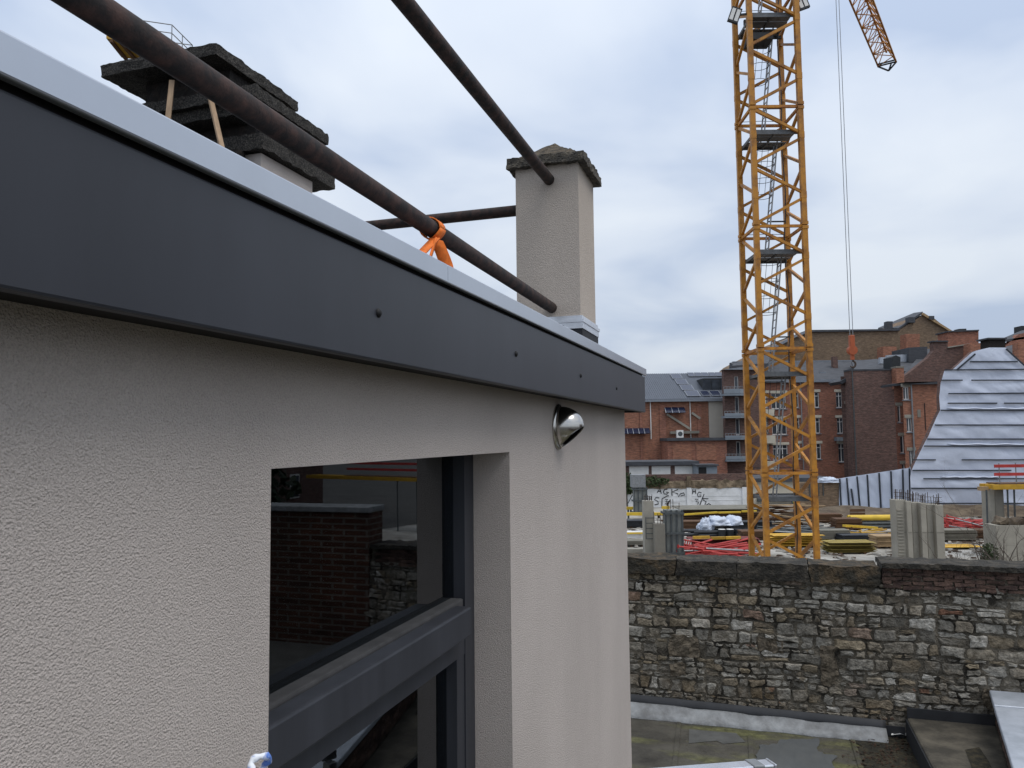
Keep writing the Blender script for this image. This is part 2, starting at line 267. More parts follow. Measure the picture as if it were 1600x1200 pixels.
# ------------------------------------------------------------------ mesh helpers
WL = {}
def link(o, parent=None):
    COL.objects.link(o)
    if parent is not None:
        o.parent = parent; o.matrix_parent_inverse = Matrix.Translation(-WL[parent.name])
def tag(o, label=None, cat=None, group=None, kind=None):
    if label: o['label'] = label
    if cat: o['category'] = cat
    if group: o['group'] = group
    if kind: o['kind'] = kind
    return o
def thing(name, loc, label, cat, group=None):
    o = bpy.data.objects.new(name, None); o.location = loc; o.empty_display_size = .2; COL.objects.link(o); WL[o.name] = Vector(loc)
    return tag(o, label, cat, group)
class MB:
    def __init__(s): s.v = []; s.f = []
    def add(s, vs, fs):
        b = len(s.v); s.v += [Vector(p) for p in vs]; s.f += [tuple(i+b for i in f) for f in fs]; return s
    def hexa(s, c):                          # 8 corners: bottom 4 (ccw) then top 4
        return s.add(c, [(3, 2, 1, 0), (4, 5, 6, 7), (0, 1, 5, 4), (1, 2, 6, 5), (2, 3, 7, 6), (3, 0, 4, 7)])
    def box(s, x0, x1, y0, y1, z0, z1):
        return s.hexa([(x0, y0, z0), (x1, y0, z0), (x1, y1, z0), (x0, y1, z0), (x0, y0, z1), (x1, y0, z1), (x1, y1, z1), (x0, y1, z1)])
    def wbox(s, a0, a1, l0, l1, z0, z1):     # box in the house frame
        return s.hexa([W(a0, l0, z0), W(a0, l1, z0), W(a1, l1, z0), W(a1, l0, z0), W(a0, l0, z1), W(a0, l1, z1), W(a1, l1, z1), W(a1, l0, z1)])
    def wslope(s, a0, a1, l0, l1, z0, z1, z2, z3):   # house-frame box whose bottom (z0 to z1) and top (z2 to z3) rise along it
        return s.hexa([W(a0, l0, z0), W(a0, l1, z0), W(a1, l1, z1), W(a1, l0, z1), W(a0, l0, z2), W(a0, l1, z2), W(a1, l1, z3), W(a1, l0, z3)])
    def beam(s, p, q, w, h=None, upv=(0, 0, 1)):
        h = h or w; p, q = Vector(p), Vector(q); d = (q-p).normalized(); u = Vector(upv)
        if abs(d.dot(u)) > .98: u = Vector((0, 1, 0))
        x = d.cross(u).normalized()*(w/2); y = x.cross(d).normalized()*(h/2)
        return s.hexa([p-x-y, p+x-y, q+x-y, q-x-y, p-x+y, p+x+y, q+x+y, q-x+y])
    def tube(s, pts, r, n=8, cap=True, closed=False):
        pts = [Vector(p) for p in pts]; rs = r if isinstance(r, (list, tuple)) else [r]*len(pts); b = len(s.v); prev = None
        for i, p in enumerate(pts):
            if closed: d = pts[(i+1) % len(pts)]-pts[i-1]
            else: d = pts[min(i+1, len(pts)-1)]-pts[max(i-1, 0)]
            d.normalize()
            if prev is None:
                u = Vector((0, 0, 1)) if abs(d.z) < .9 else Vector((1, 0, 0)); x = d.cross(u).normalized()
            else: x = (prev-d*prev.dot(d)).normalized()
            prev = x; y = d.cross(x)
            for k in range(n): t = 2*math.pi*k/n; s.v.append(p+x*(rs[i]*math.cos(t))+y*(rs[i]*math.sin(t)))
        m = len(pts)
        for i in range(m if closed else m-1):
            j = (i+1) % m
            for k in range(n): k2 = (k+1) % n; s.f.append((b+i*n+k, b+i*n+k2, b+j*n+k2, b+j*n+k))
        if cap and not closed:
            s.f.append(tuple(b+k for k in reversed(range(n)))); s.f.append(tuple(b+(m-1)*n+k for k in range(n)))
        return s
    def prism(s, poly, off):                 # polygon (list of points) extruded by a vector
        n = len(poly); off = Vector(off); P = [Vector(p) for p in poly]
        return s.add(P+[p+off for p in P], [tuple(reversed(range(n))), tuple(range(n, 2*n))]+[(i, (i+1) % n, n+(i+1) % n, n+i) for i in range(n)])
    def grid(s, rows):
        b = len(s.v); n = len(rows[0])
        for r in rows: s.v += [Vector(p) for p in r]
        for i in range(len(rows)-1):
            for j in range(n-1): s.f.append((b+i*n+j, b+i*n+j+1, b+(i+1)*n+j+1, b+(i+1)*n+j))
        return s
    def build(s, name, m, parent=None, smooth=False, fix=True):
        xs = [p.x for p in s.v]; ys = [p.y for p in s.v]; zs = [p.z for p in s.v]
        c = Vector(((min(xs)+max(xs))/2, (min(ys)+max(ys))/2, min(zs)))
        me = bpy.data.meshes.new(name); me.from_pydata([p-c for p in s.v], [], s.f); me.materials.append(MATS[m])
        if fix:
            bm = bmesh.new(); bm.from_mesh(me); bmesh.ops.recalc_face_normals(bm, faces=bm.faces); bm.to_mesh(me); bm.free()
        if smooth: me.polygons.foreach_set('use_smooth', [True]*len(me.polygons))
        me.update(); o = bpy.data.objects.new(name, me); o.location = c; WL[o.name] = c; link(o, parent); return o
def bevel(o, w=.005, seg=2):
    b = o.modifiers.new('bevel', 'BEVEL'); b.width = w; b.segments = seg; b.limit_method = 'ANGLE'; return o
def copy_to(o, off, parent=None):
    c = o.copy(); WL[c.name] = WL[o.name]+Vector(off); c.location = WL[c.name]; COL.objects.link(c)
    for k in ('label', 'category', 'group'):
        pass
    if parent is not None: c.parent = parent; c.matrix_parent_inverse = Matrix.Translation(-WL[parent.name])
    else: c.parent = None; c.matrix_parent_inverse = Matrix.Identity(4)
    return c
def nz(p, s=1.0): return noise.noise(Vector(p)*s)
def rough_slab(corner_fn, na, nl, nzs, amp, scale):
    """box surface subdivided and displaced; corner_fn(s,t,h) with 0..1 parameters"""
    bm = bmesh.new(); idx = {}
    def vert(i, j, k):
        key = (i, j, k)
        if key not in idx:
            p = corner_fn(i/na, j/nl, k/nzs); d = Vector((nz(p, scale), nz(p+Vector((7, 3, 1)), scale), nz(p+Vector((2, 9, 5)), scale)))*amp
            d += Vector((nz(p, scale*3), nz(p+Vector((7, 3, 1)), scale*3), nz(p+Vector((2, 9, 5)), scale*3)))*amp*.6
            idx[key] = bm.verts.new(p+d)
        return idx[key]
    for k in (0, nzs):
        for i in range(na):
            for j in range(nl): bm.faces.new([vert(i, j, k), vert(i+1, j, k), vert(i+1, j+1, k), vert(i, j+1, k)])
    for k in range(nzs):
        for i in range(na):
            for j in (0, nl): bm.faces.new([vert(i, j, k), vert(i+1, j, k), vert(i+1, j, k+1), vert(i, j, k+1)])
        for j in range(nl):
            for i in (0, na): bm.faces.new([vert(i, j, k), vert(i, j+1, k), vert(i, j+1, k+1), vert(i, j, k+1)])
    mb = MB(); bm.verts.index_update(); mb.v = [v.co.copy() for v in bm.verts]; mb.f = [tuple(v.index for v in f.verts) for f in bm.faces]; bm.free(); return mb

# ================================================================== SETTING
tag(MB().add([(-2500, -300, -.30), (2500, -300, -.30), (2500, 4500, -.30), (-2500, 4500, -.30)], [(0, 1, 2, 3)]).build('ground', 'ground'), kind='structure')
tag(MB().box(-12, 33, 12.5, 62.5, -.28, 0).build('building_site_slab', 'slab'), kind='structure')
# dirt bank in front of the sheeted wall
rows = []
for j in range(7):
    r_ = []
    for i in range(40):
        x = 18+i*.55; y = 51.5+j*.45; h = .45*math.sin(math.pi*min(1, j/5)*.5)*(.5+.9*(nz((x, y, 3), .5)+.5))
        r_.append((x, y, .004 if j == 0 else .02+h))
    rows.append(r_)
tag(MB().grid(rows).build('dirt_bank', 'dirt', smooth=True), kind='structure')

# ================================================================== THE RENDERED HOUSE (near left)
CA, CL = 4.813, -0.8                        # end corner of the wall
house = thing('rendered_house', W(2.4, -2.4, -3.48), 'near house with beige rendered wall, dark metal fascia and dark framed window', 'house')
WA0, WA1, WZ1, WZ0, WLI = 1.137, 2.464, -.05, -2.2, -.93   # window opening
m = MB(); A0 = -2.5; ZT, ZB = .30, -3.48
xs = [A0, WA0, WA1, CA]; zs = [ZB, WZ0, WZ1, ZT]
for i in range(3):
    for j in range(3):
        if i == 1 and j == 1: continue
        m.add([W(xs[i], CL, zs[j]), W(xs[i+1], CL, zs[j]), W(xs[i+1], CL, zs[j+1]), W(xs[i], CL, zs[j+1])], [(0, 1, 2, 3)])
LI = -1.1
for (a, b_) in (((WA0, WZ0), (WA1, WZ0)), ((WA1, WZ0), (WA1, WZ1)), ((WA1, WZ1), (WA0, WZ1)), ((WA0, WZ1), (WA0, WZ0))):
    m.add([W(a[0], CL, a[1]), W(b_[0], CL, b_[1]), W(b_[0], WLI-.02, b_[1]), W(a[0], WLI-.02, a[1])], [(0, 1, 2, 3)])
m.add([W(CA, CL, ZB), W(CA, -5, ZB), W(CA, -5, ZT), W(CA, CL, ZT)], [(0, 1, 2, 3)])
m.add([W(A0, CL, ZB), W(A0, -5, ZB), W(A0, -5, ZT), W(A0, CL, ZT)], [(0, 1, 2, 3)])
m.add([W(A0, -5, ZB), W(CA, -5, ZB), W(CA, -5, ZT), W(A0, -5, ZT)], [(0, 1, 2, 3)])
bmw = m
wall = bmw.build('wall', 'stucco', house)
MB().wbox(A0, CA-.01, -4.99, CL-.01, .20, .30).build('roof_deck', 'bitumen', house)
# fascia panels (two sheets with a lapped joint), coping sheets, shadow strip
FO = .116; FL = CL+FO; FB, FT = .147, .352; FE = CA+FO
JA = fr(HL(805, 600, FL))[0]
def zt(a): return .389+.0075*a              # the coping rises slightly along the roof
for (a0, a1, dd) in ((A0, FE, 0),):
    bevel(MB().wslope(a0, a1, FL-.02, FL+dd, FB, FB, zt(a0)-.052, zt(a1)-.052).build('fascia_panel', 'anthracite', house), .004)
bevel(MB().wbox(FE-.02, FE, -5, FL-.0205, FB, zt(FE)-.052).build('fascia_panel', 'anthracite', house), .003)
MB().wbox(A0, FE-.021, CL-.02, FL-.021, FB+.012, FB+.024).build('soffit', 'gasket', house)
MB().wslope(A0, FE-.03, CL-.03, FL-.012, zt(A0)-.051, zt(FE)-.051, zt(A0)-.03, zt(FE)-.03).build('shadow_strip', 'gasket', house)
SA = fr(HL(694, 430, FL))[0]
for (a0, a1) in ((A0, SA-.0012), (SA+.0012, FE+.012)):
    mm = MB(); mm.wslope(a0, a1, FL-.004, FL+.010, zt(a0)-.044, zt(a1)-.044, zt(a0), zt(a1)); mm.wslope(a0, a1, FL-.30, FL-.0042, zt(a0)-.016, zt(a1)-.016, zt(a0)-.004, zt(a1)-.004)
    bevel(mm.build('coping_sheet', 'coping_metal', house), .003)
bevel(MB().wbox(FE-.30, FE+.0118, -5, FL-.301, .396, .408).build('coping_sheet', 'coping_metal', house), .003)
MB().wslope(A0, FE-.03, FL-.29, CL-.03, .29, .29, zt(A0)-.018, zt(FE)-.018).build('parapet_upstand', 'bitumen', house)
for (u, v) in ((591, 489), (806, 553), (907, 587), (963, 607)):
    a, l_, z = fr(HL(u, v, FL)); p = W(a, FL-.004, z); mm = MB(); mm.tube([p, p+N_*.006, p+N_*.010], [.009, .009, .004], 10)
    mm.build('screw', 'gasket', house, True)
# vent cowl
va = 3.128; vz = .040; R0 = .096
vent = MB().tube([W(va, CL, vz), W(va, CL+.006, vz), W(va, CL+.012, vz), W(va, CL+.016, vz)], [R0, R0, R0*.93, R0*.80], 40).build('vent_cowl', 'steel_brushed', house, True)
vent['label'] = 'brushed steel vent cowl below the fascia'
mm = MB(); rows = []; rr = .086; pj = .098
for i in range(19):                           # half dome cut by an opening that faces down and outwards
    x = min(.995, math.sin(math.pi/2*i/18)); lim = math.asin(math.sqrt((1-x)/(1+x))) if i else math.pi/2*.98
    c_ = math.sqrt(1-x*x); row = []
    for j in range(25):
        ph = -lim+(math.pi+2*lim)*j/24
        row.append(W(va+rr*c_*math.cos(ph), CL+.012+pj*x, vz+rr*c_*math.sin(ph)))
    rows.append(row)
hood = mm.grid(rows).build('hood', 'steel_brushed', vent, True)
sm_ = hood.modifiers.new('thick', 'SOLIDIFY'); sm_.thickness = .0025
MB().tube([W(va, CL+.017, vz), W(va, CL+.0185, vz)], [.06, .06], 24).build('duct_opening', 'gasket', vent)
# window
win = MB().wbox(WA1-.085, WA1-.001, WLI-.08, WLI, WZ0, WZ1-.001).build('window', 'frame_dark', house)
MB().wbox(WA0+.001, WA0+.085, WLI-.08, WLI, WZ0, WZ1-.001).build('frame', 'frame_dark', win)
MB().wbox(WA0+.086, WA1-.086, WLI-.08, WLI, WZ1-.006, WZ1-.001).build('frame', 'frame_dark', win)
bevel(MB().wbox(WA0+.0015, WA1-.172, WLI+.001, WLI+.055, -.618, -.528).build('transom', 'frame_dark', win), .006)
bevel(MB().wbox(WA0+.0015, WA1-.10, WLI-.055, WLI+.0005, -.60, -.520).build('transom_ledge', 'frame_dust', win), .006)
MB().wbox(WA0+.086, WA1-.086, WLI-.07, WLI-.002, -.70, -.6185).build('sash_rail', 'frame_dark', win)
MB().wbox(WA1-.15, WA1-.0865, WLI-.072, WLI-.004, WZ0, -.7005).build('sash_stile', 'frame_dark', win)
MB().wbox(WA0+.0865, WA0+.15, WLI-.072, WLI-.004, WZ0, -.7005).build('sash_stile', 'frame_dark', win)
MB().wbox(WA0+.05, WA1-.05, WLI-.046, WLI-.040, -.56, WZ1-.01).build('pane', 'window_glass', win)
MB().wbox(WA0+.10, WA1-.10, WLI-.046, WLI-.040, WZ0, -.69).build('pane', 'window_glass', win)
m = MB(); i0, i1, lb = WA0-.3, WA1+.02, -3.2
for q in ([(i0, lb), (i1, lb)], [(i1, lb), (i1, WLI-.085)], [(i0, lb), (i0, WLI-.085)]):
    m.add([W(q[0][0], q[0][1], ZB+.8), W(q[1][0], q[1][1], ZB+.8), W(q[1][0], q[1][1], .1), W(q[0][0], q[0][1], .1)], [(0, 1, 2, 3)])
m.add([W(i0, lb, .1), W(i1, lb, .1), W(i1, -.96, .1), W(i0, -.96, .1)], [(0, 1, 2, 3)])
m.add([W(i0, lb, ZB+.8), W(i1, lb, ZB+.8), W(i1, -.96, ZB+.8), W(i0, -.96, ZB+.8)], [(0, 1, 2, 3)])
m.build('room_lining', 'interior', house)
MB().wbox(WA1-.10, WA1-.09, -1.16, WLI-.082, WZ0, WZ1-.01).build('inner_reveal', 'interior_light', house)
pts = []; rs = []
for i in range(120):
    z = -2.2+i*.0185; pts.append(W(1.69, -1.13, z)); rs.append(.075 if i % 4 else .066)
tag(MB().tube(pts, rs, 14).build('upright_tube', 'tube_blue', None, True), 'dark blue ribbed upright tube standing just inside the window', 'duct')  # ribbed tube added where a bluish strip shows at the pane's left
# --- small square chimney
c1a0, c1a1, c1l0, c1l1 = 4.27, 4.70, -1.33, -.95
ch = MB().wbox(c1a0, c1a1, c1l0, c1l1, .61, 1.60).build('chimney', 'stucco_fine', house); ch['label'] = 'slender square rendered chimney with mossy pyramid cap'
zc = 1.585; ov = .045
def capfn(s, t, h):
    k = 1.0 if h < .5 else 1.0
    a = c1a0-ov+(c1a1-c1a0+2*ov)*s; l_ = c1l0-ov+(c1l1-c1l0+2*ov)*t
    return W(a, l_, zc+.055*h)
rough_slab(capfn, 30, 30, 4, .008, 18).build('cap_edge', 'cap_edge', ch)
mm = MB(); rows = []
for i in range(15):
    row = []
    for j in range(15):
        s_, t_ = i/14, j/14; e_ = min(s_, 1-s_, t_, 1-t_)*2
        a = c1a0-ov+.01+(c1a1-c1a0+2*ov-.02)*s_; l_ = c1l0-ov+.01+(c1l1-c1l0+2*ov-.02)*t_; p = W(a, l_, zc+.04+.175*e_)
        row.append(p+Vector((0, 0, .012*nz(p, 14)+.012*nz(p, 50))))
    rows.append(row)
mm.grid(rows).build('pyramid_cap', 'cap_moss', ch)
MB().wbox(c1a0-.012, c1a1+.012, c1l0-.012, c1l1+.012, .31, .614).build('bitumen_base', 'bitumen', ch)
for (zz0, zz1, pr) in ((.615, .650, .016), (.6505, .668, .022), (.6685, .69, .012)):
    MB().wbox(c1a0-pr, c1a1+pr, c1l0-pr, c1l1+pr, zz0, zz1).build('flashing_strip', 'aluminium', ch)
for (aa, ll) in ((c1a0-.016, -1.05), (c1a0-.016, -1.22)):
    p = W(aa, ll, .632); MB().tube([p, p-D_*.004], .006, 8).build('screw', 'gasket', ch)
# --- big chimney with stacked sooty slabs
bc = MB().wbox(4.05, 4.64, -3.66, -2.95, .21, 1.815).build('chimney', 'stucco', house); bc['label'] = 'wide chimney crowned by stacked sooty slabs'
BRK = random.Random(3)
for k in range(9):                              # exposed sooty bricks under the slabs on the camera face
    for j in range(3):
        l0 = -3.62+j*.225+(.11 if k % 2 else 0); z0 = .70+k*.072
        if l0+.21 > -2.95: continue
        MB().wbox(4.025, 4.049, l0, l0+.208, z0+.3, z0+.362).build('brick', 'soot_brick' if BRK.random() < .6 else 'brick_old', bc)
def slab_box(a0, a1, l0, l1, z0, z1, tilt=0, name='slab', mt='charred', n=26):
    def fn(s, t, h): return W(a0+(a1-a0)*s, l0+(l1-l0)*t, z0+(z1-z0)*h+tilt*(s-.5))
    o = rough_slab(fn, n+12, n+12, 4, .009, 17).build(name, mt, bc); return o
slab_box(3.80, 4.68, -4.00, -3.10, 2.365, 2.44, .0)
slab_box(3.90, 4.75, -3.84, -2.89, 2.115, 2.19)
slab_box(3.94, 4.60, -3.80, -3.05, 2.035, 2.110, 0, 'slab', 'charred', 20)
slab_box(4.00, 4.86, -3.84, -2.90, 1.825, 1.925)
slab_box(3.93, 4.03, -3.75, -3.05, 1.62, 1.82, .02, 'slab', 'soot_brick', 16)
slab_box(3.86, 4.02, -3.70, -3.20, 1.52, 1.60, .04, 'slab', 'charred', 16)
slab_box(3.98, 4.60, -3.80, -3.14, 2.20, 2.36, 0, 'flue_course', 'soot_brick', 16)
slab_box(4.08, 4.68, -3.72, -3.02, 1.935, 2.03, 0, 'flue_course', 'soot_brick', 16)
for (p, q) in ((HA(269, 126, 3.87), HA(262, 192, 3.80)), (HA(328, 150, 3.88), HA(347, 232, 3.82))):
    d_ = (q-p); q = p+d_*2.6
    st = MB().beam(p, q, .032, .014).build('wooden_stake', 'wood_stick')
    if p.x < HA(300, 126, 3.88).x: tag(st, 'weathered wooden stake leaning left under the chimney slabs', 'stake', 'stakes at the chimney')
    else: tag(st, 'weathered wooden stake leaning right under the chimney slabs', 'stake', 'stakes at the chimney')
# --- rusty pipes
def pipe(a0, a1, l0, l1, z0, z1, r, label):
    pts = [W(a0+(a1-a0)*i/24, l0+(l1-l0)*i/24, z0+(z1-z0)*i/24) for i in range(25)]
    return tag(MB().tube(pts, r, 20).build('rusty_pipe', 'rust', None, True), label, 'pipe', 'pipes braced against the chimneys')
pa, pl, pz = fr(HA(862, 481, c1a0)); na, _, nzp = fr(HL(166, 24, pl)); sp1 = (pz-nzp)/(pa-na)
pipe(-2.4, c1a0+.01, pl, pl, pz+sp1*(-2.4-pa), pz, .031, 'thick rusty pipe crossing low over the parapet to the small chimney foot')
qa, ql, qz = fr(HA(858, 281, c1a0)); na2, _, nz2 = fr(HL(629.5, 0, ql)); sp2 = (qz-nz2)/(qa-na2)
pipe(-2.4, c1a0+.01, ql, ql, qz+sp2*(-2.4-qa), qz, .032, 'rusty pipe running high overhead into the small chimney top')
ra_, rl_, rz2 = fr(HL(801, 310, c1l0)); pipe(4.45, 4.45, c1l0+.01, -2.9, rz2, rz2, .034, 'shorter rusty pipe between the two chimneys, behind the others')
# --- orange strap knotted on the low pipe
sa = fr(HL(676, 360, pl))[0]
pz = pz+sp1*(sa-pa)
st = thing('orange_strap', W(sa, pl, pz-.2), 'orange webbing strap knotted round the low rusty pipe', 'strap')
ring = [W(sa, pl, pz)+N_*(.040*math.cos(t))+Vector((0, 0, .040*math.sin(t))) for t in [2*math.pi*k/20 for k in range(20)]]
mm = MB(); rows = []
for t in range(21):
    p = ring[t % 20]; rows.append([p-D_*.026+D_*.006*math.sin(t), p+D_*.026+D_*.006*math.sin(t)])
o = mm.grid(rows).build('band', 'strap_orange', st, True, fix=False); o.modifiers.new('t', 'SOLIDIFY').thickness = .004
def ribbon(pts, wv, name):
    rows = [[p-wv*.5, p+wv*.5] for p in pts]; o = MB().grid(rows).build(name, 'strap_orange', st, True, fix=False); o.modifiers.new('t', 'SOLIDIFY').thickness = .006
P0 = W(sa-.02, pl+.02, pz-.042)
def arc(da, dz, bend, n=9): return [P0+D_*(da*t+bend*math.sin(math.pi*t))+Vector((0, 0, dz*t)) for t in [k/n for k in range(n+1)]]
ribbon(arc(.03, -.20, .09), D_*.06+N_*.03, 'tail')
ribbon(arc(-.10, -.18, -.01), D_*.06-N_*.025, 'tail')
ribbon(arc(-.24, -.16, .0), D_*.012+N_*.03, 'tail')
# blue and white rag at the lower edge
bx = HL(406, 1199, -.60)
pts = [bx+D_*(.013*math.cos(t))+Vector((0, 0, .013*math.sin(t))) +N_*.006*math.sin(2*t) for t in [2*math.pi*k/24 for k in range(24)]]
rg = thing('tied_rag', bx, 'blue and white rag knotted below the window edge', 'rag')
MB().tube(pts, [.0042+.0012*math.sin(k*1.9) for k in range(24)], 10, closed=True).build('loop', 'rag', rg, True)
MB().tube([bx+Vector((0, 0, -.02)), bx+Vector((.004, 0, -.06)), bx+Vector((0, .004, -.12))], [.006, .009, .012], 10).build('tail', 'rag', rg, True)
# aluminium rail, bottom edge
p, q = PX(860, 1226, 2.3), PX(1203, 1198, 2.5); dq = (q-p).normalized()
al = thing('aluminium_rail', (p+q)/2, 'bright aluminium box rail with end clamp above the flat roof', 'rail')
bevel(MB().beam(p, q, .05, .03).build('bar', 'aluminium', al), .004)
bevel(MB().beam(q-dq*.075, q-dq*.035, .056, .036).build('clamp', 'galvanised', al), .004)
bevel(MB().beam(q+dq*.0005, q+dq*.008, .054, .034).build('end_cap', 'aluminium', al), .003)
MB().beam(q-dq*.055-Vector((0, 0, .02)), q-dq*.055-Vector((0, 0, 1.1)), .03).build('post', 'aluminium', al)
MB().beam(p-Vector((0, 0, .02)), p-Vector((0, 0, 1.2)), .03).build('post', 'aluminium', al)
# ================================================================== YARD: flat roof, stone wall
WP = 9.98                                     # the stone wall stands across the house frame at this distance
RZ = -3.48
def wsheet(pts, z, name, mt, kind='structure', label=None): 
    o = MB().add([W(a, l_, z) for a, l_ in pts], [tuple(range(len(pts)))]).build(name, mt); tag(o, kind=kind); return o
tag(MB().wbox(-6, WP+.02, -6, 9, RZ-.15, RZ).build('flat_roof', 'roof_felt'), kind='structure')
roof = bpy.data.objects['flat_roof']
def blob(cu, cv, ru, rv, n=40, amp=.25, seed=0, sq=1.0):
    pts = []
    for k in range(n):
        t = 2*math.pi*k/n; r = 1+amp*noise.noise(Vector((math.cos(t)*1.7+seed, math.sin(t)*1.7, seed*.7)))+amp*.5*noise.noise(Vector((math.cos(t)*5+seed, math.sin(t)*5, 2)))
        c, s_ = math.cos(t), math.sin(t)
        c = math.copysign(abs(c)**sq, c); s_ = math.copysign(abs(s_)**sq, s_)
        pts.append(GZ(cu+ru*r*c, cv+rv*r*s_, E+RZ))
    return pts
def patch(pts, dz, name, mt, parent=roof):
    return MB().add([p+Vector((0, 0, dz)) for p in pts], [tuple(range(len(pts)))]).build(name, mt, parent)
patch(blob(1390, 1172, 78, 33, seed=5, amp=.7), .008, 'moss_patch', 'moss_dark')
patch([GZ(*p, E+RZ) for p in ((1077, 1140), (1150, 1146), (1165, 1160), (1130, 1163), (1120, 1158), (1076, 1162))], .005, 'felt_patch', 'felt_grey')
for (p, q) in (((1062, 1122), (1052, 1215)), ((1172, 1150), (1176, 1215)), ((1330, 1150), (1350, 1215))):
    a, b_ = GZ(*p, E+RZ), GZ(*q, E+RZ); MB().beam(a+Vector((0, 0, .004)), b_+Vector((0, 0, .004)), .05, .012).build('felt_seam', 'roof_felt', roof)
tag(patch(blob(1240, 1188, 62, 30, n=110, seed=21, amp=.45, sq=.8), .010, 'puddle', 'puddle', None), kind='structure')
# leaf litter against the upstand
mm = MB(); rnd = random.Random(5)
for k in range(420):
    u = 1003+58*rnd.random(); v = 1109+rnd.gauss(0, 4); p = GZ(u, v, E+RZ)+Vector((0, 0, .006+.03*rnd.random())); s_ = .012+.02*rnd.random()
    d1 = Vector((rnd.uniform(-1, 1), rnd.uniform(-1, 1), rnd.uniform(-.4, .4))).normalized()*s_; d2 = Vector((rnd.uniform(-1, 1), rnd.uniform(-1, 1), rnd.uniform(-.4, .4))).normalized()*s_*.6
    mm.add([p-d1, p+d2, p+d1, p-d2], [(0, 1, 2, 3)])
for (u0, v0, n_) in ((1080, 1118, 20), (1173, 1130, 10), (1400, 1165, 160), (1380, 1185, 160)):
    for k in range(n_):
        p = GZ(u0+rnd.gauss(0, 4 if n_ < 50 else 30), v0+rnd.gauss(0, 1.5 if n_ < 50 else 9), E+RZ)+Vector((0, 0, .012+.012*rnd.random())); s_ = .01+.016*rnd.random()
        d1 = Vector((rnd.uniform(-1, 1), rnd.uniform(-1, 1), rnd.uniform(-.3, .3))).normalized()*s_; d2 = Vector((rnd.uniform(-1, 1), rnd.uniform(-1, 1), rnd.uniform(-.3, .3))).normalized()*s_*.6
        mm.add([p-d1, p+d2, p+d1, p-d2], [(0, 1, 2, 3)])
tag(mm.build('leaf_litter', 'litter', fix=False), 'brown leaf litter scattered on the flat roof by the wall', 'leaf litter', kind='stuff')
p = GZ(1409, 1152, E+RZ+.02)
mm = MB(); mm.add([p+Vector((-.11, .02, .02)), p+Vector((-.02, -.03, .05)), p+Vector((.05, .0, .02)), p+Vector((.10, .05, .06)), p+Vector((0, .05, .03)), p+Vector((-.06, .08, .05))], [(0, 1, 4, 5), (1, 2, 3, 4)])
o = mm.build('crumpled_paper', 'white_paint', fix=False); o.modifiers.new('t', 'SOLIDIFY').thickness = .004; tag(o, 'crumpled white paper scrap lying on the mossy roof corner', 'litter')

# ---- rubble wall
L0, L1 = -2.3, 7.3
sw = thing('stone_wall', W(WP, 2.2, RZ), 'old rubble stone wall with mossy coping behind the flat roof', 'wall')
MB().wbox(WP+.012, WP+.40, L0, L1, RZ-.2, -1.72).build('core', 'mortar', sw)
rnd = random.Random(42)
quads = []
z = RZ+.03; STEP = 1.30                        # lateral position where the coping changes to brick
def wav(l_, k): return .05*noise.noise(Vector((l_*1.5, k*3.1, 0)))+.018*noise.noise(Vector((l_*5, k*2.3, 4)))
zrows = [z]
while zrows[-1] < -1.76: zrows.append(zrows[-1]+rnd.choice((.055, .07, .085, .10, .12, .145)))
zrows[-1] = -1.735
for k in range(len(zrows)-1):
    z0, z1 = zrows[k], zrows[k+1]; h = z1-z0; l_ = L0+rnd.random()*.2
    while l_ < 3.35:
        w_ = h*rnd.uniform(.9, 2.6)*(1.25 if h < .1 else 1); w_ = max(.10, min(.46, w_))
        def zz_(x, kk, base): return base+wav(x, kk)
        c = [(l_, zz_(l_, k, z0)), (l_+w_, zz_(l_+w_, k, z0)), (l_+w_, zz_(l_+w_, k+1, z1)), (l_, zz_(l_, k+1, z1))]
        if h > .115 and rnd.random() < .30:
            f_ = rnd.uniform(.38, .62); ml = (l_, c[0][1]*(1-f_)+c[3][1]*f_); mr = (l_+w_, c[1][1]*(1-f_)+c[2][1]*f_)
            quads += [[c[0], c[1], mr, ml], [ml, mr, c[2], c[3]]]
        elif h > .11 and rnd.random() < .2:
            x = l_+w_*.5; quads += [[c[0], (x, c[0][1]), (x+.03, c[3][1]), c[3]], [(x, c[1][1]), c[1], c[2], (x+.03, c[2][1])]]
        else: quads.append(c)
        l_ += w_
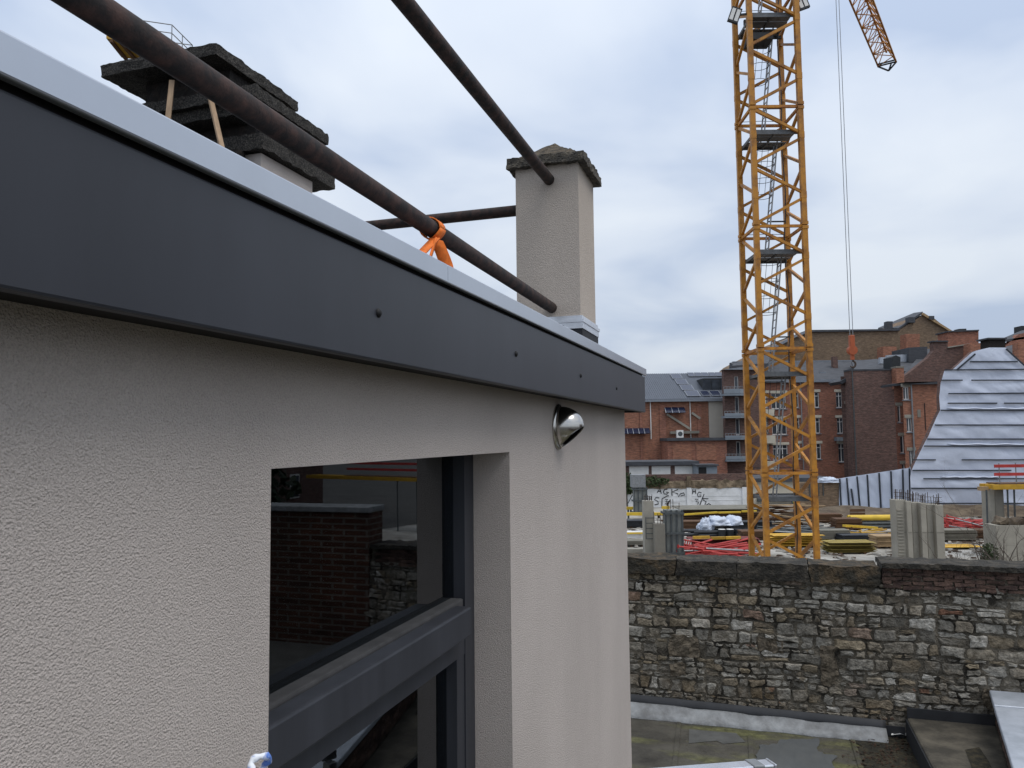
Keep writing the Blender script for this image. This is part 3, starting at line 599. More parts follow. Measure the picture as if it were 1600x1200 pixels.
def stone_mesh(mb, q, rnd):
    cx = sum(p[0] for p in q)/4; cz = sum(p[1] for p in q)/4; n = 12; proud = rnd.choice((rnd.uniform(.004, .018), rnd.uniform(.014, .042))); gap = rnd.uniform(.004, .010)
    pts = []
    segs = []
    for i in range(4):
        a, b_ = Vector(q[i]), Vector(q[(i+1) % 4])
        segs += [a.lerp(b_, .12), a.lerp(b_, .5), a.lerp(b_, .88)]
    for p in segs:
        d = Vector((cx, cz))-p; L_ = max(d.length, .01); p = p+d*min(.45, (gap+rnd.uniform(-.004, .020))/L_)+Vector((rnd.gauss(0, .006), rnd.gauss(0, .004))); pts.append(p)
    tl, tz = rnd.uniform(-.012, .012), rnd.uniform(-.012, .012)
    V = []; Fs = []
    for (k_, dp) in ((1.0, -.015), (.98, proud*.55), (.80, proud)):
        for p in pts:
            x = cx+(p.x-cx)*k_; z_ = cz+(p.y-cz)*k_; j = rnd.uniform(-.006, .006) if k_ < 1 else 0
            V.append(W(WP+.012-dp-j-(tl*(p.x-cx)+tz*(p.y-cz))*8*(1 if dp > 0 else 0), x, z_))
    V.append(W(WP+.012-proud-rnd.uniform(-.004, .01), cx+rnd.uniform(-.01, .01), cz))
    for r_ in range(2):
        for i in range(n): j = (i+1) % n; Fs.append((r_*n+i, r_*n+j, (r_+1)*n+j, (r_+1)*n+i))
    for i in range(n): Fs.append((2*n+i, 2*n+(i+1) % n, 3*n))
    mb.add(V, Fs)
# a few patches of bare render where no stone is proud, as in the wall's mended spots
mend = [(.05, -2.55, .30, .16), (-.98, -2.62, .36, .26), (1.02-.32, -2.72, .17, .45), (2.35, -2.98, .14, .22), (-1.05, -2.92, .16, .16)]
def in_mend(q):
    cx = sum(p[0] for p in q)/4; cz = sum(p[1] for p in q)/4
    return any(abs(cx-a) < w_*.5 and abs(cz-b) < h_*.5 for a, b, w_, h_ in mend)
quads = [q for q in quads if not in_mend(q)]
def qarea(q): return (q[1][0]-q[0][0])*(q[2][1]-q[1][1])
vis = [q for q in quads if q[0][0] > -1.75 and q[1][0] < 3.0]
vis.sort(key=qarea, reverse=True); keep = set(id(q) for q in vis[:300])
rest = MB()
for q in quads:
    if id(q) in keep:
        mb = MB(); stone_mesh(mb, q, rnd); mb.build('stone', 'stone', sw, fix=False)
    else: stone_mesh(rest, q, rnd)
o = rest.build('small_stones', 'stone_mix', sw, fix=False); o['kind'] = 'stuff'
for (a, b_, w_, h_) in mend:
    def fn(s, t, h): return W(WP+.02-.035*h, a-w_/2+w_*s, b_-h_/2+h_*t)
    rough_slab(fn, 14, 14, 1, .035, 9).build('render_patch', 'mend', sw)
# taller brick stretch out of the frame, mirrored in the window
MB().wbox(WP-.02, WP+.39, 3.42, L1, RZ, -1.06).build('tall_brickwork', 'brick_yard', sw)
bevel(MB().wbox(WP-.08, WP+.42, 3.40, L1, -1.059, -.98).build('tall_coping', 'flashing_pale', sw), .01)
# coping stones (left stretch) and brick top (right stretch)
cuts = [L0, -1.05, -.30, .52, STEP]
for i in range(4):
    a, b_ = cuts[i]+.006, cuts[i+1]-.006
    def fn(s, t, h): return W(WP-.06+.50*t, a+(b_-a)*s, -1.745+.185*h-.008*i*(1-h))
    rough_slab(fn, 16, 4, 5, .022, 6).build('coping_stone', 'wall_coping' if i in (1, 2) else 'wall_coping_moss', sw)
def fn(s, t, h): return W(WP-.07+.52*t, STEP+.008+(3.38-STEP-.008)*s, -1.560+.055*h)
rough_slab(fn, 90, 4, 2, .016, 8).build('brick_coping', 'wall_coping', sw)
MB().wbox(WP+.004, WP+.40, STEP+.02, 3.38, -1.80, -1.555).build('brick_core', 'mortar', sw)
for k in range(5):
    l_ = STEP+.02-(.105 if k % 2 else 0)
    while l_ < 3.15:
        a0 = max(l_, STEP+.02); z0 = -1.795+k*.047
        if l_+.2-a0 > .04:
            j = rnd.uniform(-.006, .010); w_ = rnd.uniform(.188, .203)
            def fn(s, t, h): return W(WP+.02-(.045+j)*(1-t), a0+(l_+w_-a0)*s, z0+.038*h+.006*math.sin(l_*7+k))
            rough_slab(fn, 3, 1, 2, .014, 17).build('brick', 'brick_old', sw)
        l_ += .212
# lead upstand along the wall foot
ups = thing('roof_upstand', W(WP-.1, .4, RZ), 'pale weathered flashing strip along the foot of the stone wall', 'flashing')
UL1 = fr(HA(1385, 1130, WP-.1))[1]
def zu(l_): return -3.315-.035*(l_+1.6)/3
rows = []; rows2 = []
for i in range(61):
    l_ = -2.2+(UL1+2.2)*i/60; jz = .012*noise.noise(Vector((l_*3, 0, 0)))
    rows.append([W(WP-.045, l_, zu(l_)+.055), W(WP-.052, l_, zu(l_)-.01), W(WP-.075, l_, zu(l_)-.035+jz*.3)])
    rows2.append([W(WP-.070, l_, zu(l_)-.028+jz), W(WP-.095, l_, zu(l_)-.045+jz), W(WP-.16+jz, l_, RZ+.05), W(WP-.26+jz*2, l_, RZ+.006)])
o = MB().grid(rows).build('dark_strip', 'flashing_dark', ups, True, fix=False); o.modifiers.new('t', 'SOLIDIFY').thickness = .01
o = MB().grid(rows2).build('pale_strip', 'flashing_pale', ups, True, fix=False); o.modifiers.new('t', 'SOLIDIFY').thickness = .008
MB().wbox(WP-.05, WP-.035, UL1+.003, 1.48, RZ+.01, RZ+.13).build('dark_strip', 'flashing_dark', ups)
# raised felt-covered kerb block, right; the parapet beside it runs slightly askew
def lp(a): return 2.35-.17*(9.95-a)
kl = 1.50; kz = -3.23
kb = thing('roof_kerb', W(8, kl+.3, RZ), 'raised felt covered roof kerb between flat roof and brick parapet', 'kerb')
def quadprism(a0, a1, l00, l10, l01, l11, z0, z1): return MB().hexa([W(a0, l00, z0), W(a0, l01, z0), W(a1, l11, z0), W(a1, l10, z0), W(a0, l00, z1), W(a0, l01, z1), W(a1, l11, z1), W(a1, l10, z1)])
bevel(quadprism(6.0, WP-.06, kl, kl, lp(6)+.055, lp(WP)+.055, RZ+.001, kz).build('deck', 'kerb_felt', kb), .03)
MB().wbox(6.0, WP-.065, kl-.012, kl-.0005, RZ+.002, kz-.02).build('side_flashing', 'bitumen', kb)
MB().wbox(WP-.058, WP-.03, kl+.01, lp(WP)+.03, kz-.1, kz+.10).build('dark_strip', 'flashing_dark', kb)
pts = [GZ(u, v, E+kz) for u, v in ((1508, 1172), (1530, 1168), (1545, 1190), (1556, 1215), (1524, 1215))]
MB().add([p+Vector((0, 0, .005)) for p in pts], [(0, 1, 2, 3, 4)]).build('moss_patch', 'moss_dark', kb)
PZ = -2.865
pp = thing('brick_parapet', W(7.5, 2.2, RZ), 'low brick parapet under a pale grey metal coping at right edge', 'parapet')
quadprism(4.0, WP-.03, lp(4)+.062, lp(WP-.03)+.062, lp(4)+.52, lp(WP-.03)+.52, RZ, PZ-.07).build('core', 'mortar', pp)
for k in range(5):
    a = WP-.07-(.11 if k % 2 else 0)
    while a > 5.6:
        z0 = kz+.012+k*.060
        def fn(s, t, h): return W(a-.205*s, lp(a-.205*s)+.070-.026*t, z0+.048*h)
        if z0+.05 < PZ-.066: rough_slab(fn, 2, 1, 1, .010, 14).build('brick', 'brick_old', pp)
        a -= .222
for (a0, a1) in ((9.945, 9.42), (9.415, 8.55), (8.545, 7.3), (7.295, 6.0), (5.995, 4.0)):
    dz = rnd.uniform(-.006, .006); bevel(quadprism(a1, a0, lp(a1), lp(a0), lp(a1)+.36, lp(a0)+.36, PZ-.065+dz, PZ+dz).build('coping_sheet', 'lead_grey', pp), .014, 3)
quadprism(5.0, WP-.03, lp(5)+.53, lp(WP)+.53, 6.0, 6.0, RZ, PZ-.10).build('raised_roof', 'felt_grey', pp)
# yard brick wall out of frame on the right, mirrored in the window
yw = thing('yard_wall', W(4, 7.4, RZ), 'long brick yard wall reflected in the house window', 'wall')
MB().wbox(-6, WP+.3, L1+.01, L1+.35, RZ-.2, -1.60).build('brickwork', 'brick_yard', yw)
bevel(MB().wbox(-6, WP+.3, L1-.05, L1+.42, -1.599, -1.52).build('coping', 'flashing_pale', yw), .01)
# ================================================================== TOWER CRANE
def zpx(u, v, Y): return PX(u, v, Y).z
CY = 28.0
xl = (PX(1199, 875, CY).x+PX(1169.5, 0, CY).x)/2; xr = (PX(1276.6, 875, CY).x+PX(1243.6, 0, CY).x)/2
cw = xr-xl; YB = CY+cw
zj = [zpx(1190, v, CY) for v in (739, 548, 355, 166)]
sec = (zj[3]-zj[0])/3; zbase = zj[0]-sec
crane = thing('tower_crane', ((xl+xr)/2, CY+cw/2, 0), 'tall yellow lattice tower crane mast with long jib, nearest crane', 'crane')
LEG = .185
def corner(k): return ((xl, CY), (xr, CY), (xr, YB), (xl, YB))[k]
mm = MB()
for k in range(4):
    x, y = corner(k); mm.box(x-LEG/2, x+LEG/2, y-LEG/2, y+LEG/2, zbase+.012, zbase+sec-.012)
    for dz in (.0, sec-.16): mm.box(x-LEG*.62, x+LEG*.62, y-LEG*.62, y+LEG*.62, zbase+.02+dz, zbase+.14+dz)
sec0 = mm.build('mast_section', 'crane_paint', crane)
parts0 = []
faces = [(0, 1, 0), (3, 2, 1), (3, 0, 0), (1, 2, 0)]   # (first leg, second leg, phase): front, back, left side, right side
for (k0, k1, ph) in faces:
    for i in range(4):
        a, b_ = (k0, k1) if (i+ph) % 2 == 0 else (k1, k0)
        za, zb = zbase+sec*(1-i/4)-.10, zbase+sec*(1-(i+1)/4)+.10
        p = Vector((*corner(a), za)); q = Vector((*corner(b_), zb)); d = (q-p).normalized()
        parts0.append(MB().beam(p+d*.07, q-d*.07, .098, .098).build('brace', 'crane_paint', sec0))
        if i in (1, 3):
            g = Vector((*corner(a), zbase+sec*(1-i/4))); parts0.append(MB().box(g.x-.10, g.x+.10, g.y-.10, g.y+.10, g.z-.12, g.z+.12).build('gusset', 'crane_paint', sec0))
    p = Vector((*corner(k0), zbase+sec-.02)); q = Vector((*corner(k1), zbase+sec-.02))
    parts0.append(MB().beam(p, q, .09, .10).build('tie', 'crane_worn', sec0))
for k in range(4):
    for dz in (.08, sec-.08):
        x, y = corner(k); p = Vector((x+(.09 if k in (0, 3) else -.09), y-.11, zbase+dz)); parts0.append(MB().tube([p, p+Vector((0, .06, 0))], .035, 8).build('bolt', 'dark_steel', sec0))
NS = 9
for n_ in list(range(-1, NS-1)):
    if n_ == 0: continue
    off = Vector((0, 0, sec*n_))
    if n_ == -1 and zbase-sec < -1: off = Vector((0, 0, -sec))
    s2 = copy_to(sec0, off, crane)
    for p in parts0: copy_to(p, off, s2)
ztop = zbase+sec*(NS-1)
MB().box(xl-1.2, xr+1.2, CY-1.2, YB+1.2, -.27, .35).build('footing', 'concrete', crane)
# decks, ladders, cages
cx_, cy_ = (xl+xr)/2, (CY+YB)/2
for k in range(0, 8):
    zd = zbase+sec*k-.95
    if zd < 1: continue
    mm = MB()
    for (y0, y1) in ((CY+.12, CY+.55), (CY+.60, CY+1.05), (YB-.62, YB-.12)): mm.box(xl+.10, xr-.12, y0, y1, zd, zd+.025)
    mm.box(xl+.09, xr-.09, CY+.08, CY+.12, zd-.09, zd+.08); mm.box(xl+.09, xr-.09, YB-.12, YB-.08, zd-.09, zd+.08)
    mm.box(xl+.09, xl+.13, CY+.12, YB-.12, zd-.06, zd+.05); mm.box(cx_-.03, cx_+.03, CY+.12, YB-.12, zd-.06, zd-.005)
    dk = mm.build('deck', 'deck_steel', crane)
    # ladder leaning from this deck to the next
    p = Vector((cx_-.22, cy_+.10, zd+.03)); q = Vector((cx_+.34, cy_+.25, zd+sec-.02)); up_ = (q-p).normalized()
    ld = thing_l = None
    mm = MB(); mm.beam(p+Vector((-.0, -.19, 0)), q+Vector((0, -.19, 0)), .05, .03); mm.beam(p+Vector((0, .19, 0)), q+Vector((0, .19, 0)), .05, .03)
    ld = mm.build('ladder', 'galvanised', crane)
    for i in range(1, 15):
        c = p.lerp(q, i/15); MB().beam(c+Vector((0, -.175, 0)), c+Vector((0, .175, 0)), .03, .03).build('rung', 'galvanised', ld)
    mm = MB(); strips = [[] for _ in range(5)]
    for i in range(4):
        c = p.lerp(q, .52+.145*i); ring = []
        for j in range(21):
            t = math.pi*.5+math.pi*2*j/20; pt = c+Vector((-.36+.36*math.cos(t), .34*math.sin(t), .0)); ring.append(pt)
        mm.tube(ring[:-1], .011, 5, closed=True)
        for n2, j in enumerate((3, 6, 8, 10, 13)): strips[n2].append(ring[j])
    for st_ in strips: mm.tube(st_, .009, 4)
    mm.build('ladder_cage', 'dark_steel', ld)
    MB().beam(Vector((cx_+.1, YB-.2, zd+1.55)), Vector((xr-.1, YB-.2, zd+1.55)), .05).build('handrail', 'dark_steel', crane)
    MB().tube([Vector((xl+.1, YB-.1, zd+1.05)), Vector((cx_, YB-.1, zd+1.08)), Vector((xr-.1, YB-.1, zd+1.05))], .012, 5).build('handrail', 'dark_steel', crane)
pts = [Vector((xr-.22+.05*math.sin(i*1.3), YB-.45+.05*math.cos(i*.9), 1+i*(ztop-1)/40)) for i in range(41)]
MB().tube(pts, .022, 6).build('power_cable', 'black_plastic', crane, True)
# climbing frame gear and floodlights near the top of the picture
zt_ = zpx(1190, 48, CY)
MB().box(xl+.1, xl+1.0, CY+.3, CY+1.1, zt_-.15, zt_+.10).build('junction_box', 'dark_steel', crane)
MB().box(xl+.09, xr-.09, CY+.9, CY+1.0, zt_+.75, zt_+.95).build('cross_beam', 'dark_steel', crane)
MB().box(xl+.09, xr-.09, CY+1.4, CY+1.5, zt_+.45, zt_+.55).build('cross_beam', 'dark_steel', crane)
for (u, v, sgn) in ((1148, 24, -1), (1253, 3, 1)):
    c = PX(u, v, CY+.1); mm = MB(); tilt = Matrix.Rotation(rad(20)*-sgn, 3, 'Y')
    bx_ = [(-.20, -.06, -.30), (.20, -.06, -.30), (.20, .06, -.30), (-.20, .06, -.30), (-.20, -.06, .30), (.20, -.06, .30), (.20, .06, .30), (-.20, .06, .30)]
    fl = mm.hexa([c+tilt @ Vector(p) for p in bx_]).build('floodlight', 'dark_steel', crane)
    for dx in (-.1, .09):
        MB().hexa([c+tilt @ Vector((p[0]*.34+dx, -.066+(0 if p[1] < 0 else .004), p[2]*.78)) for p in bx_]).build('lamp_glass', 'white_paint', fl)
    MB().beam(c, Vector((xl if sgn < 0 else xr, CY, c.z)), .06).build('bracket', 'dark_steel', crane)
# slewing unit and jib
jz = 5.65+28.2
MB().box(xl-.35, xr+.35, CY-.35, YB+.35, ztop+.01, ztop+.5).build('slewing_platform', 'crane_paint', crane)
tip = PX(1386, 100, 56.5); jz = tip.z; J0 = Vector((cx_, cy_, jz)); jd = Vector((tip.x-cx_, tip.y-cy_, 0)); JL = jd.length; jd.normalize(); jn = Vector((jd.y, -jd.x, 0))
if jz > ztop+.5: MB().tube([Vector((cx_, cy_, ztop+.5)), Vector((cx_, cy_, jz+1.5))], .75, 12).build('slewing_tower', 'crane_paint', crane)
jib = MB()
HW, HT = .62, 1.15
jibm = MB().beam(J0+jn*HW, J0+jd*JL+jn*HW, .10).beam(J0-jn*HW, J0+jd*JL-jn*HW, .10).beam(J0+Vector((0, 0, HT)), J0+jd*JL+Vector((0, 0, HT*.8)), .11)
jib = jibm.build('jib', 'crane_worn', crane)
nb = int(JL/1.1); mm = MB()
br = []
for i in range(nb):
    a, b_ = JL*i/nb, JL*(i+1)/nb; s_ = 1 if i % 2 else -1
    br += [(J0+jd*a+jn*HW*s_, J0+jd*b_-jn*HW*s_), (J0+jd*a+jn*HW, J0+jd*(a+b_)/2+Vector((0, 0, HT))), (J0+jd*b_+jn*HW, J0+jd*(a+b_)/2+Vector((0, 0, HT))),
           (J0+jd*a-jn*HW, J0+jd*(a+b_)/2+Vector((0, 0, HT))), (J0+jd*b_-jn*HW, J0+jd*(a+b_)/2+Vector((0, 0, HT)))]
    if i % 4 == 0: br.append((J0+jd*a+jn*HW, J0+jd*a-jn*HW))
for p, q in br: MB().tube([p, q], .035, 5).build('jib_brace', 'crane_worn', jib)
T = J0+jd*JL
for p, q in ((T+jn*HW*1.1, T-jn*HW*1.1), (T+jn*HW*1.05, T+jd*.7-Vector((0, 0, .25))), (T-jn*HW*1.05, T+jd*.7-Vector((0, 0, .25))), (T+jn*.3, T+jd*.7-Vector((0, 0, .25))), (T-jd*.35+jn*HW*1.1, T-jd*.35-jn*HW*1.1)):
    MB().beam(p, q, .09).build('tip_frame', 'dark_steel', jib)
# hoist line and hook (hang from the jib)
hb = PX(1331, 540, 40.2); hk = thing('crane_hook', Vector((hb.x, hb.y, hb.z-1.3)), 'orange red hook block hanging on two thin hoist ropes', 'hook')
for sx in (-.08, .08):
    top = Vector((hb.x+sx, hb.y, jz)); MB().tube([Vector((hb.x+sx, hb.y, hb.z+.4)), top], .017, 6).build('hoist_rope', 'galvanised', hk)
bevel(MB().box(hb.x-.13, hb.x+.13, hb.y-.12, hb.y+.12, hb.z-.1, hb.z+.55).build('block', 'hook_red', hk), .03)
MB().tube([Vector((hb.x, hb.y-.14, hb.z-.25)), Vector((hb.x, hb.y+.14, hb.z-.25))], .24, 18).build('sheave', 'hook_red', hk)
MB().box(hb.x-.08, hb.x+.08, hb.y-.08, hb.y+.08, hb.z-.75, hb.z-.45).build('swivel', 'hook_red', hk)
pts = [Vector((hb.x+.15*math.sin(t), hb.y, hb.z-.98+.17*math.cos(t))) for t in [k*.42 for k in range(11)]]
MB().tube(pts, [.055]*8+[.045, .035, .02], 8).build('hook', 'rebar', hk, True)

# second crane, only its counter-jib shows beside the wide chimney
k2 = 42.0
NL = PX(166, 60, k2); dz2 = NL.z
FL_, FR_, NR_ = GZ(190, 90, dz2), GZ(300, 104, dz2), GZ(268, 74, dz2)
c2 = thing('tower_crane', Vector(((FR_.x+NL.x)/2, FR_.y, 0)), 'distant crane platform with railing peeping out behind the wide chimney', 'crane')
Q4 = [NL, NR_, FR_, FL_]
MB().hexa(Q4+[p+Vector((0, 0, .25)) for p in Q4]).build('platform', 'yellow_paint', c2)
for k in range(7):
    f_ = (k+.5)/7; MB().beam(NL.lerp(NR_, f_)-Vector((0, 0, .1)), FL_.lerp(FR_, f_)-Vector((0, 0, .1)), .16).build('cross_beam', 'timber_brown', c2)
for (p, q) in ((NL, NR_), (NR_, FR_), (FR_, FL_), (FL_, NL)):
    n_ = max(2, int((q-p).length/1.4))
    for k in range(n_):
        r_ = p.lerp(q, k/n_)+Vector((0, 0, .25)); MB().tube([r_, r_+Vector((0, 0, 1.1))], .03, 5).build('rail_post', 'galvanised', c2)
    for h in (.85, 1.35): MB().tube([p+Vector((0, 0, h)), q+Vector((0, 0, h))], .03, 5).build('rail', 'galvanised', c2)
mc = GZ(274, 92, dz2); mc.z = 0
for sx in (-.7, .7):
    for sy in (-.7, .7): MB().box(mc.x+sx-.08, mc.x+sx+.08, mc.y+sy-.08, mc.y+sy+.08, 0, dz2-.01).build('leg', 'crane_paint', c2)
for i in range(int(dz2/1.4)):
    s_ = 1 if i % 2 else -1
    MB().beam((mc.x-.7*s_, mc.y-.7, i*1.4+.1), (mc.x+.7*s_, mc.y-.7, i*1.4+1.4), .08).build('brace', 'crane_paint', c2)

# ================================================================== SITE OBJECTS
def basept(u, v): return GZ(u, v, 0)
def pbox(u0, u1, v0, Y, depth, z0=0.0, z1=None, v1=None):
    """box whose front face spans pixels u0..u1 at depth Y; bottom z0 (or pixel v1), top pixel v0"""
    um = (u0+u1)/2; x0, x1 = PX(u0, v0, Y).x, PX(u1, v0, Y).x
    zt2 = zpx(um, v0, Y) if z1 is None else z1
    zb2 = z0 if v1 is None else zpx(um, v1, Y)
    return MB().box(x0, x1, Y, Y+depth, zb2, zt2)
def rebars(x0, x1, y0, y1, z, n, h, parent, seed=1):
    rn = random.Random(seed); mm = MB()
    for k in range(n):
        x = x0+(x1-x0)*(k+.5)/n+rn.uniform(-.03, .03); y = rn.choice((y0, y1)); mm.tube([(x, y, z-.1), (x+rn.uniform(-.03, .03), y, z+h*rn.uniform(.7, 1.1))], .014, 5)
    for j in (.3, .7): mm.tube([(x0, y0, z+h*j), (x1, y0, z+h*j)], .010, 5)
    return mm.build('rebar', 'rebar', parent)
def form_column(u0, u1, v0, Y, label, head=None):
    x0, x1 = PX(u0, v0, Y).x, PX(u1, v0, Y).x; z1 = zpx((u0+u1)/2, v0, Y)
    t = thing('column_formwork', ((x0+x1)/2, Y+.3, 0), label, 'formwork', 'column formwork on the site')
    MB().box(x0+.05, x1-.05, Y+.06, Y+.75, 0, z1-.02).build('plywood', 'form_ply', t)
    n = 4
    for k in range(n): 
        x = x0+.03+(x1-x0-.06)*k/(n-1); MB().box(x-.035, x+.035, Y-.02, Y+.059, .01, z1).build('upright', 'form_steel', t)
    nh = max(3, int(z1/.55))
    for k in range(nh): 
        z = .2+(z1-.35)*k/(nh-1); MB().box(x0-.04, x1+.04, Y-.075, Y-.021, z-.05, z+.05).build('waler', 'form_steel', t)
        MB().box(x0-.06, x0-.001, Y-.02, Y+.8, z-.05, z+.05).build('waler', 'form_steel', t)
    rebars(x0+.1, x1-.1, Y+.15, Y+.6, z1, 5, .45, t)
    MB().beam((x0-.04, Y+.4, z1*.7), (x0-.8, Y+.6, .02), .06).build('prop', 'form_steel', t)
    return t
fc = form_column(990, 1011, 761, 55, 'farther grey steel column formwork before the white wall')
x0, x1 = PX(988, 742, 54.8).x, PX(1009, 742, 54.8).x; MB().box(x0, x1, 54.9, 55.9, zpx(1000, 762, 54.8)+.01, zpx(1000, 742, 54.8)).build('guard_panel', 'galvanised', fc)
form_column(1039, 1067, 797, 36, 'nearer dark steel column formwork beside the concrete columns')
t = thing('concrete_column', PX(1014, 872, 36.2), 'taller slim concrete column with a wire cage on it', 'column', 'concrete columns left of the crane'); WLt = t
pbox(1006, 1021, 783, 36.2, .55).build('shaft', 'concrete', t)
x0, x1, zc2 = PX(1009, 805, 36.1).x, PX(1022, 805, 36.1).x, zpx(1015, 842, 36.1)
for k in range(5): MB().beam((x0, 36.12, zc2+k*.24), (x1, 36.12, zc2+k*.24), .03).build('cage_bar', 'form_steel', t)
for x in (x0, x1): MB().beam((x, 36.12, zc2), (x, 36.12, zc2+1.0), .03).build('cage_bar', 'form_steel', t)
rebars(x0-.05, x1-.05, 36.3, 36.6, zpx(1014, 783, 36.2), 5, .3, t, 4)
t = thing('concrete_column', PX(1031, 872, 35.6), 'shorter concrete column with bare rebar on top', 'column', 'concrete columns left of the crane')
pbox(1023, 1039, 819, 35.6, .55).build('shaft', 'concrete_dark', t)
x0, x1 = PX(1024, 819, 35.6).x, PX(1038, 819, 35.6).x; rebars(x0, x1, 35.7, 36.0, zpx(1031, 819, 35.6), 4, .55, t, 8)
# low precast walls / upstands at left of the site
tag(pbox(975, 1008, 831, 43, .5, 0).build('precast_wall', 'white_wall'), 'pale low precast wall with yellow strip behind the columns', 'wall')
MB().box(PX(975, 830, 43).x, PX(1005, 830, 43).x, 42.9, 43.0, zpx(990, 834, 43), zpx(990, 832, 43)).build('strip', 'yellow_bright', bpy.data.objects['precast_wall'])
tag(pbox(970, 1012, 858, 37.5, .4, 0).build('concrete_kerb', 'concrete'), 'long low grey concrete kerb left behind the stone wall', 'kerb')
for i, (u0, u1, v, Y) in enumerate(((975, 992, 794, 56.5), (975, 1012, 803, 53), (1022, 1036, 803, 53), (1034, 1046, 793, 56.5))):
    p, q = PX(u0, v, Y), PX(u1, v, Y); b_ = MB().beam((p.x, Y, .0+max(.1, p.z)), (q.x, Y, max(.1, q.z)), .2, .2).build('formwork_beam', 'yellow_bright')
    MB().beam((p.x+.3, Y, 0), (p.x+.3, Y, max(.1, p.z)-.1), .12).build('trestle', 'form_steel', b_); MB().beam((q.x-.3, Y, 0), (q.x-.3, Y, max(.1, q.z)-.1), .12).build('trestle', 'form_steel', b_)
    tag(b_, ('yellow formwork beam left of the farther column formwork, upper one', 'yellow formwork beam left of the slim concrete column, lower one', 'short yellow formwork beam between concrete columns', 'small yellow formwork beam right of the concrete columns')[i], 'beam', 'single yellow formwork beams')
# stack helper
def beam_stack(name, u0, u1, vtop, Y, rows_, cols, mt, label, cat='beams', group=None, depth=1.1, gapv=.02, z0=.12, ends=None):
    xa, xb = PX(u0, vtop, Y).x, PX(u1, vtop, Y).x; ztp = zpx((u0+u1)/2, vtop, Y); hh = (ztp-z0)/rows_
    t = thing(name, ((xa+xb)/2, Y+depth/2, 0), label, cat, group); rn = random.Random(int(u0))
    for k in range(rows_):
        for c in range(cols):
            y = Y+depth*c/cols; j = rn.uniform(-.12, .12)
            MB().box(xa+j, xb+j, y, y+depth/cols-.03, z0+k*hh, z0+(k+1)*hh-gapv*3-rn.uniform(0, .02)).build('beam', mt, t)
    for x in (xa+.5, xb-.5): MB().box(x-.06, x+.06, Y+.02, Y+depth-.05, 0, z0-.003).build('bearer', 'timber_brown', t)
    if ends:
        for x in (xa-.012, xb+.0): pass
    return t
beam_stack('beam_stack', 1297, 1369, 846, 36.4, 8, 3, 'beam_olive', 'neat stack of yellow formwork beams right of the crane foot', group='stacks of yellow beams')
beam_stack('beam_stack', 1207, 1287, 835, 38.5, 7, 3, 'yellow_paint', 'stack of yellow formwork beams seen through the crane mast', group='stacks of yellow beams')
beam_stack('beam_stack', 1476, 1537, 858, 37.5, 4, 2, 'yellow_paint', 'low stack of yellow beams right of the concrete core', group='stacks of yellow beams')
bs = beam_stack('timber_stack', 1068, 1196, 797, 50, 6, 2, 'timber_brown', 'long stack of brown timbers under a grey sheet left of the crane', 'timber')
xa, xb = PX(1062, 790, 50).x, PX(1196, 790, 50).x; zt3 = zpx(1130, 796.5, 50)
MB().hexa([(xa, 49.9, zt3+.01), (xb, 49.9, zt3+.01), (xb, 52.6, zt3+.03), (xa, 52.6, zt3+.03), (xa, 49.9, zt3+.06), (xb, 49.9, zt3+.06), (xb, 52.6, zt3+.08), (xa, 52.6, zt3+.08)]).build('cover_sheet', 'grey_sheet', bs)
for i, (u0, u1, v0, v1) in enumerate(((1069, 1121, 804, 800.5), (1122, 1157, 801, 800), (1159, 1182, 799, 798.5))):
    p, q = PX(u0, v0, 49.6), PX(u1, v1, 49.6)
    MB().beam(p, q, .2, .10).build('edge_beam', 'yellow_bright', bs)
rp = beam_stack('panel_stack', 1081, 1190, 841, 39.5, 6, 1, 'red_panel', 'dark red stacked shutter panels with yellow timbers on top', 'panels', gapv=.008)
for (u0, u1, v) in ((1082, 1108, 839.5), (1110, 1132, 840.5), (1133, 1156, 840)):
    p, q = PX(u0, v, 39.4), PX(u1, v, 39.4); MB().beam((p.x, 39.3, p.z), (q.x, 39.3, q.z+.02), .16, .13).build('top_timber', 'timber_pale' if u0 < 0 else 'yellow_paint', rp)
# striped barrier sign beside the red stack
b_ = pbox(1068.5, 1080, 843, 38.8, .05, 0, None, 852); o = b_.build('barrier_board', 'white_paint'); tag(o, 'small red and white striped barrier board left of red panels', 'board')
bx0, bz0 = PX(1068.5, 852, 38.8).x, zpx(1075, 852, 38.8); bw_ = PX(1080, 852, 38.8).x-bx0; bh_ = zpx(1075, 843, 38.8)-bz0
for k in range(3): MB().add([(bx0+bw_*(k*.33), 38.795, bz0), (bx0+bw_*(k*.33+.16), 38.795, bz0), (bx0+bw_*min(1, k*.33+.36), 38.795, bz0+bh_), (bx0+bw_*min(1, k*.33+.2), 38.795, bz0+bh_)], [(0, 1, 2, 3)]).build('stripe', 'red_paint', o)
MB().beam((bx0+.1, 38.87, 0), (bx0+.1, 38.87, bz0+.1), .06).build('post', 'galvanised', o)
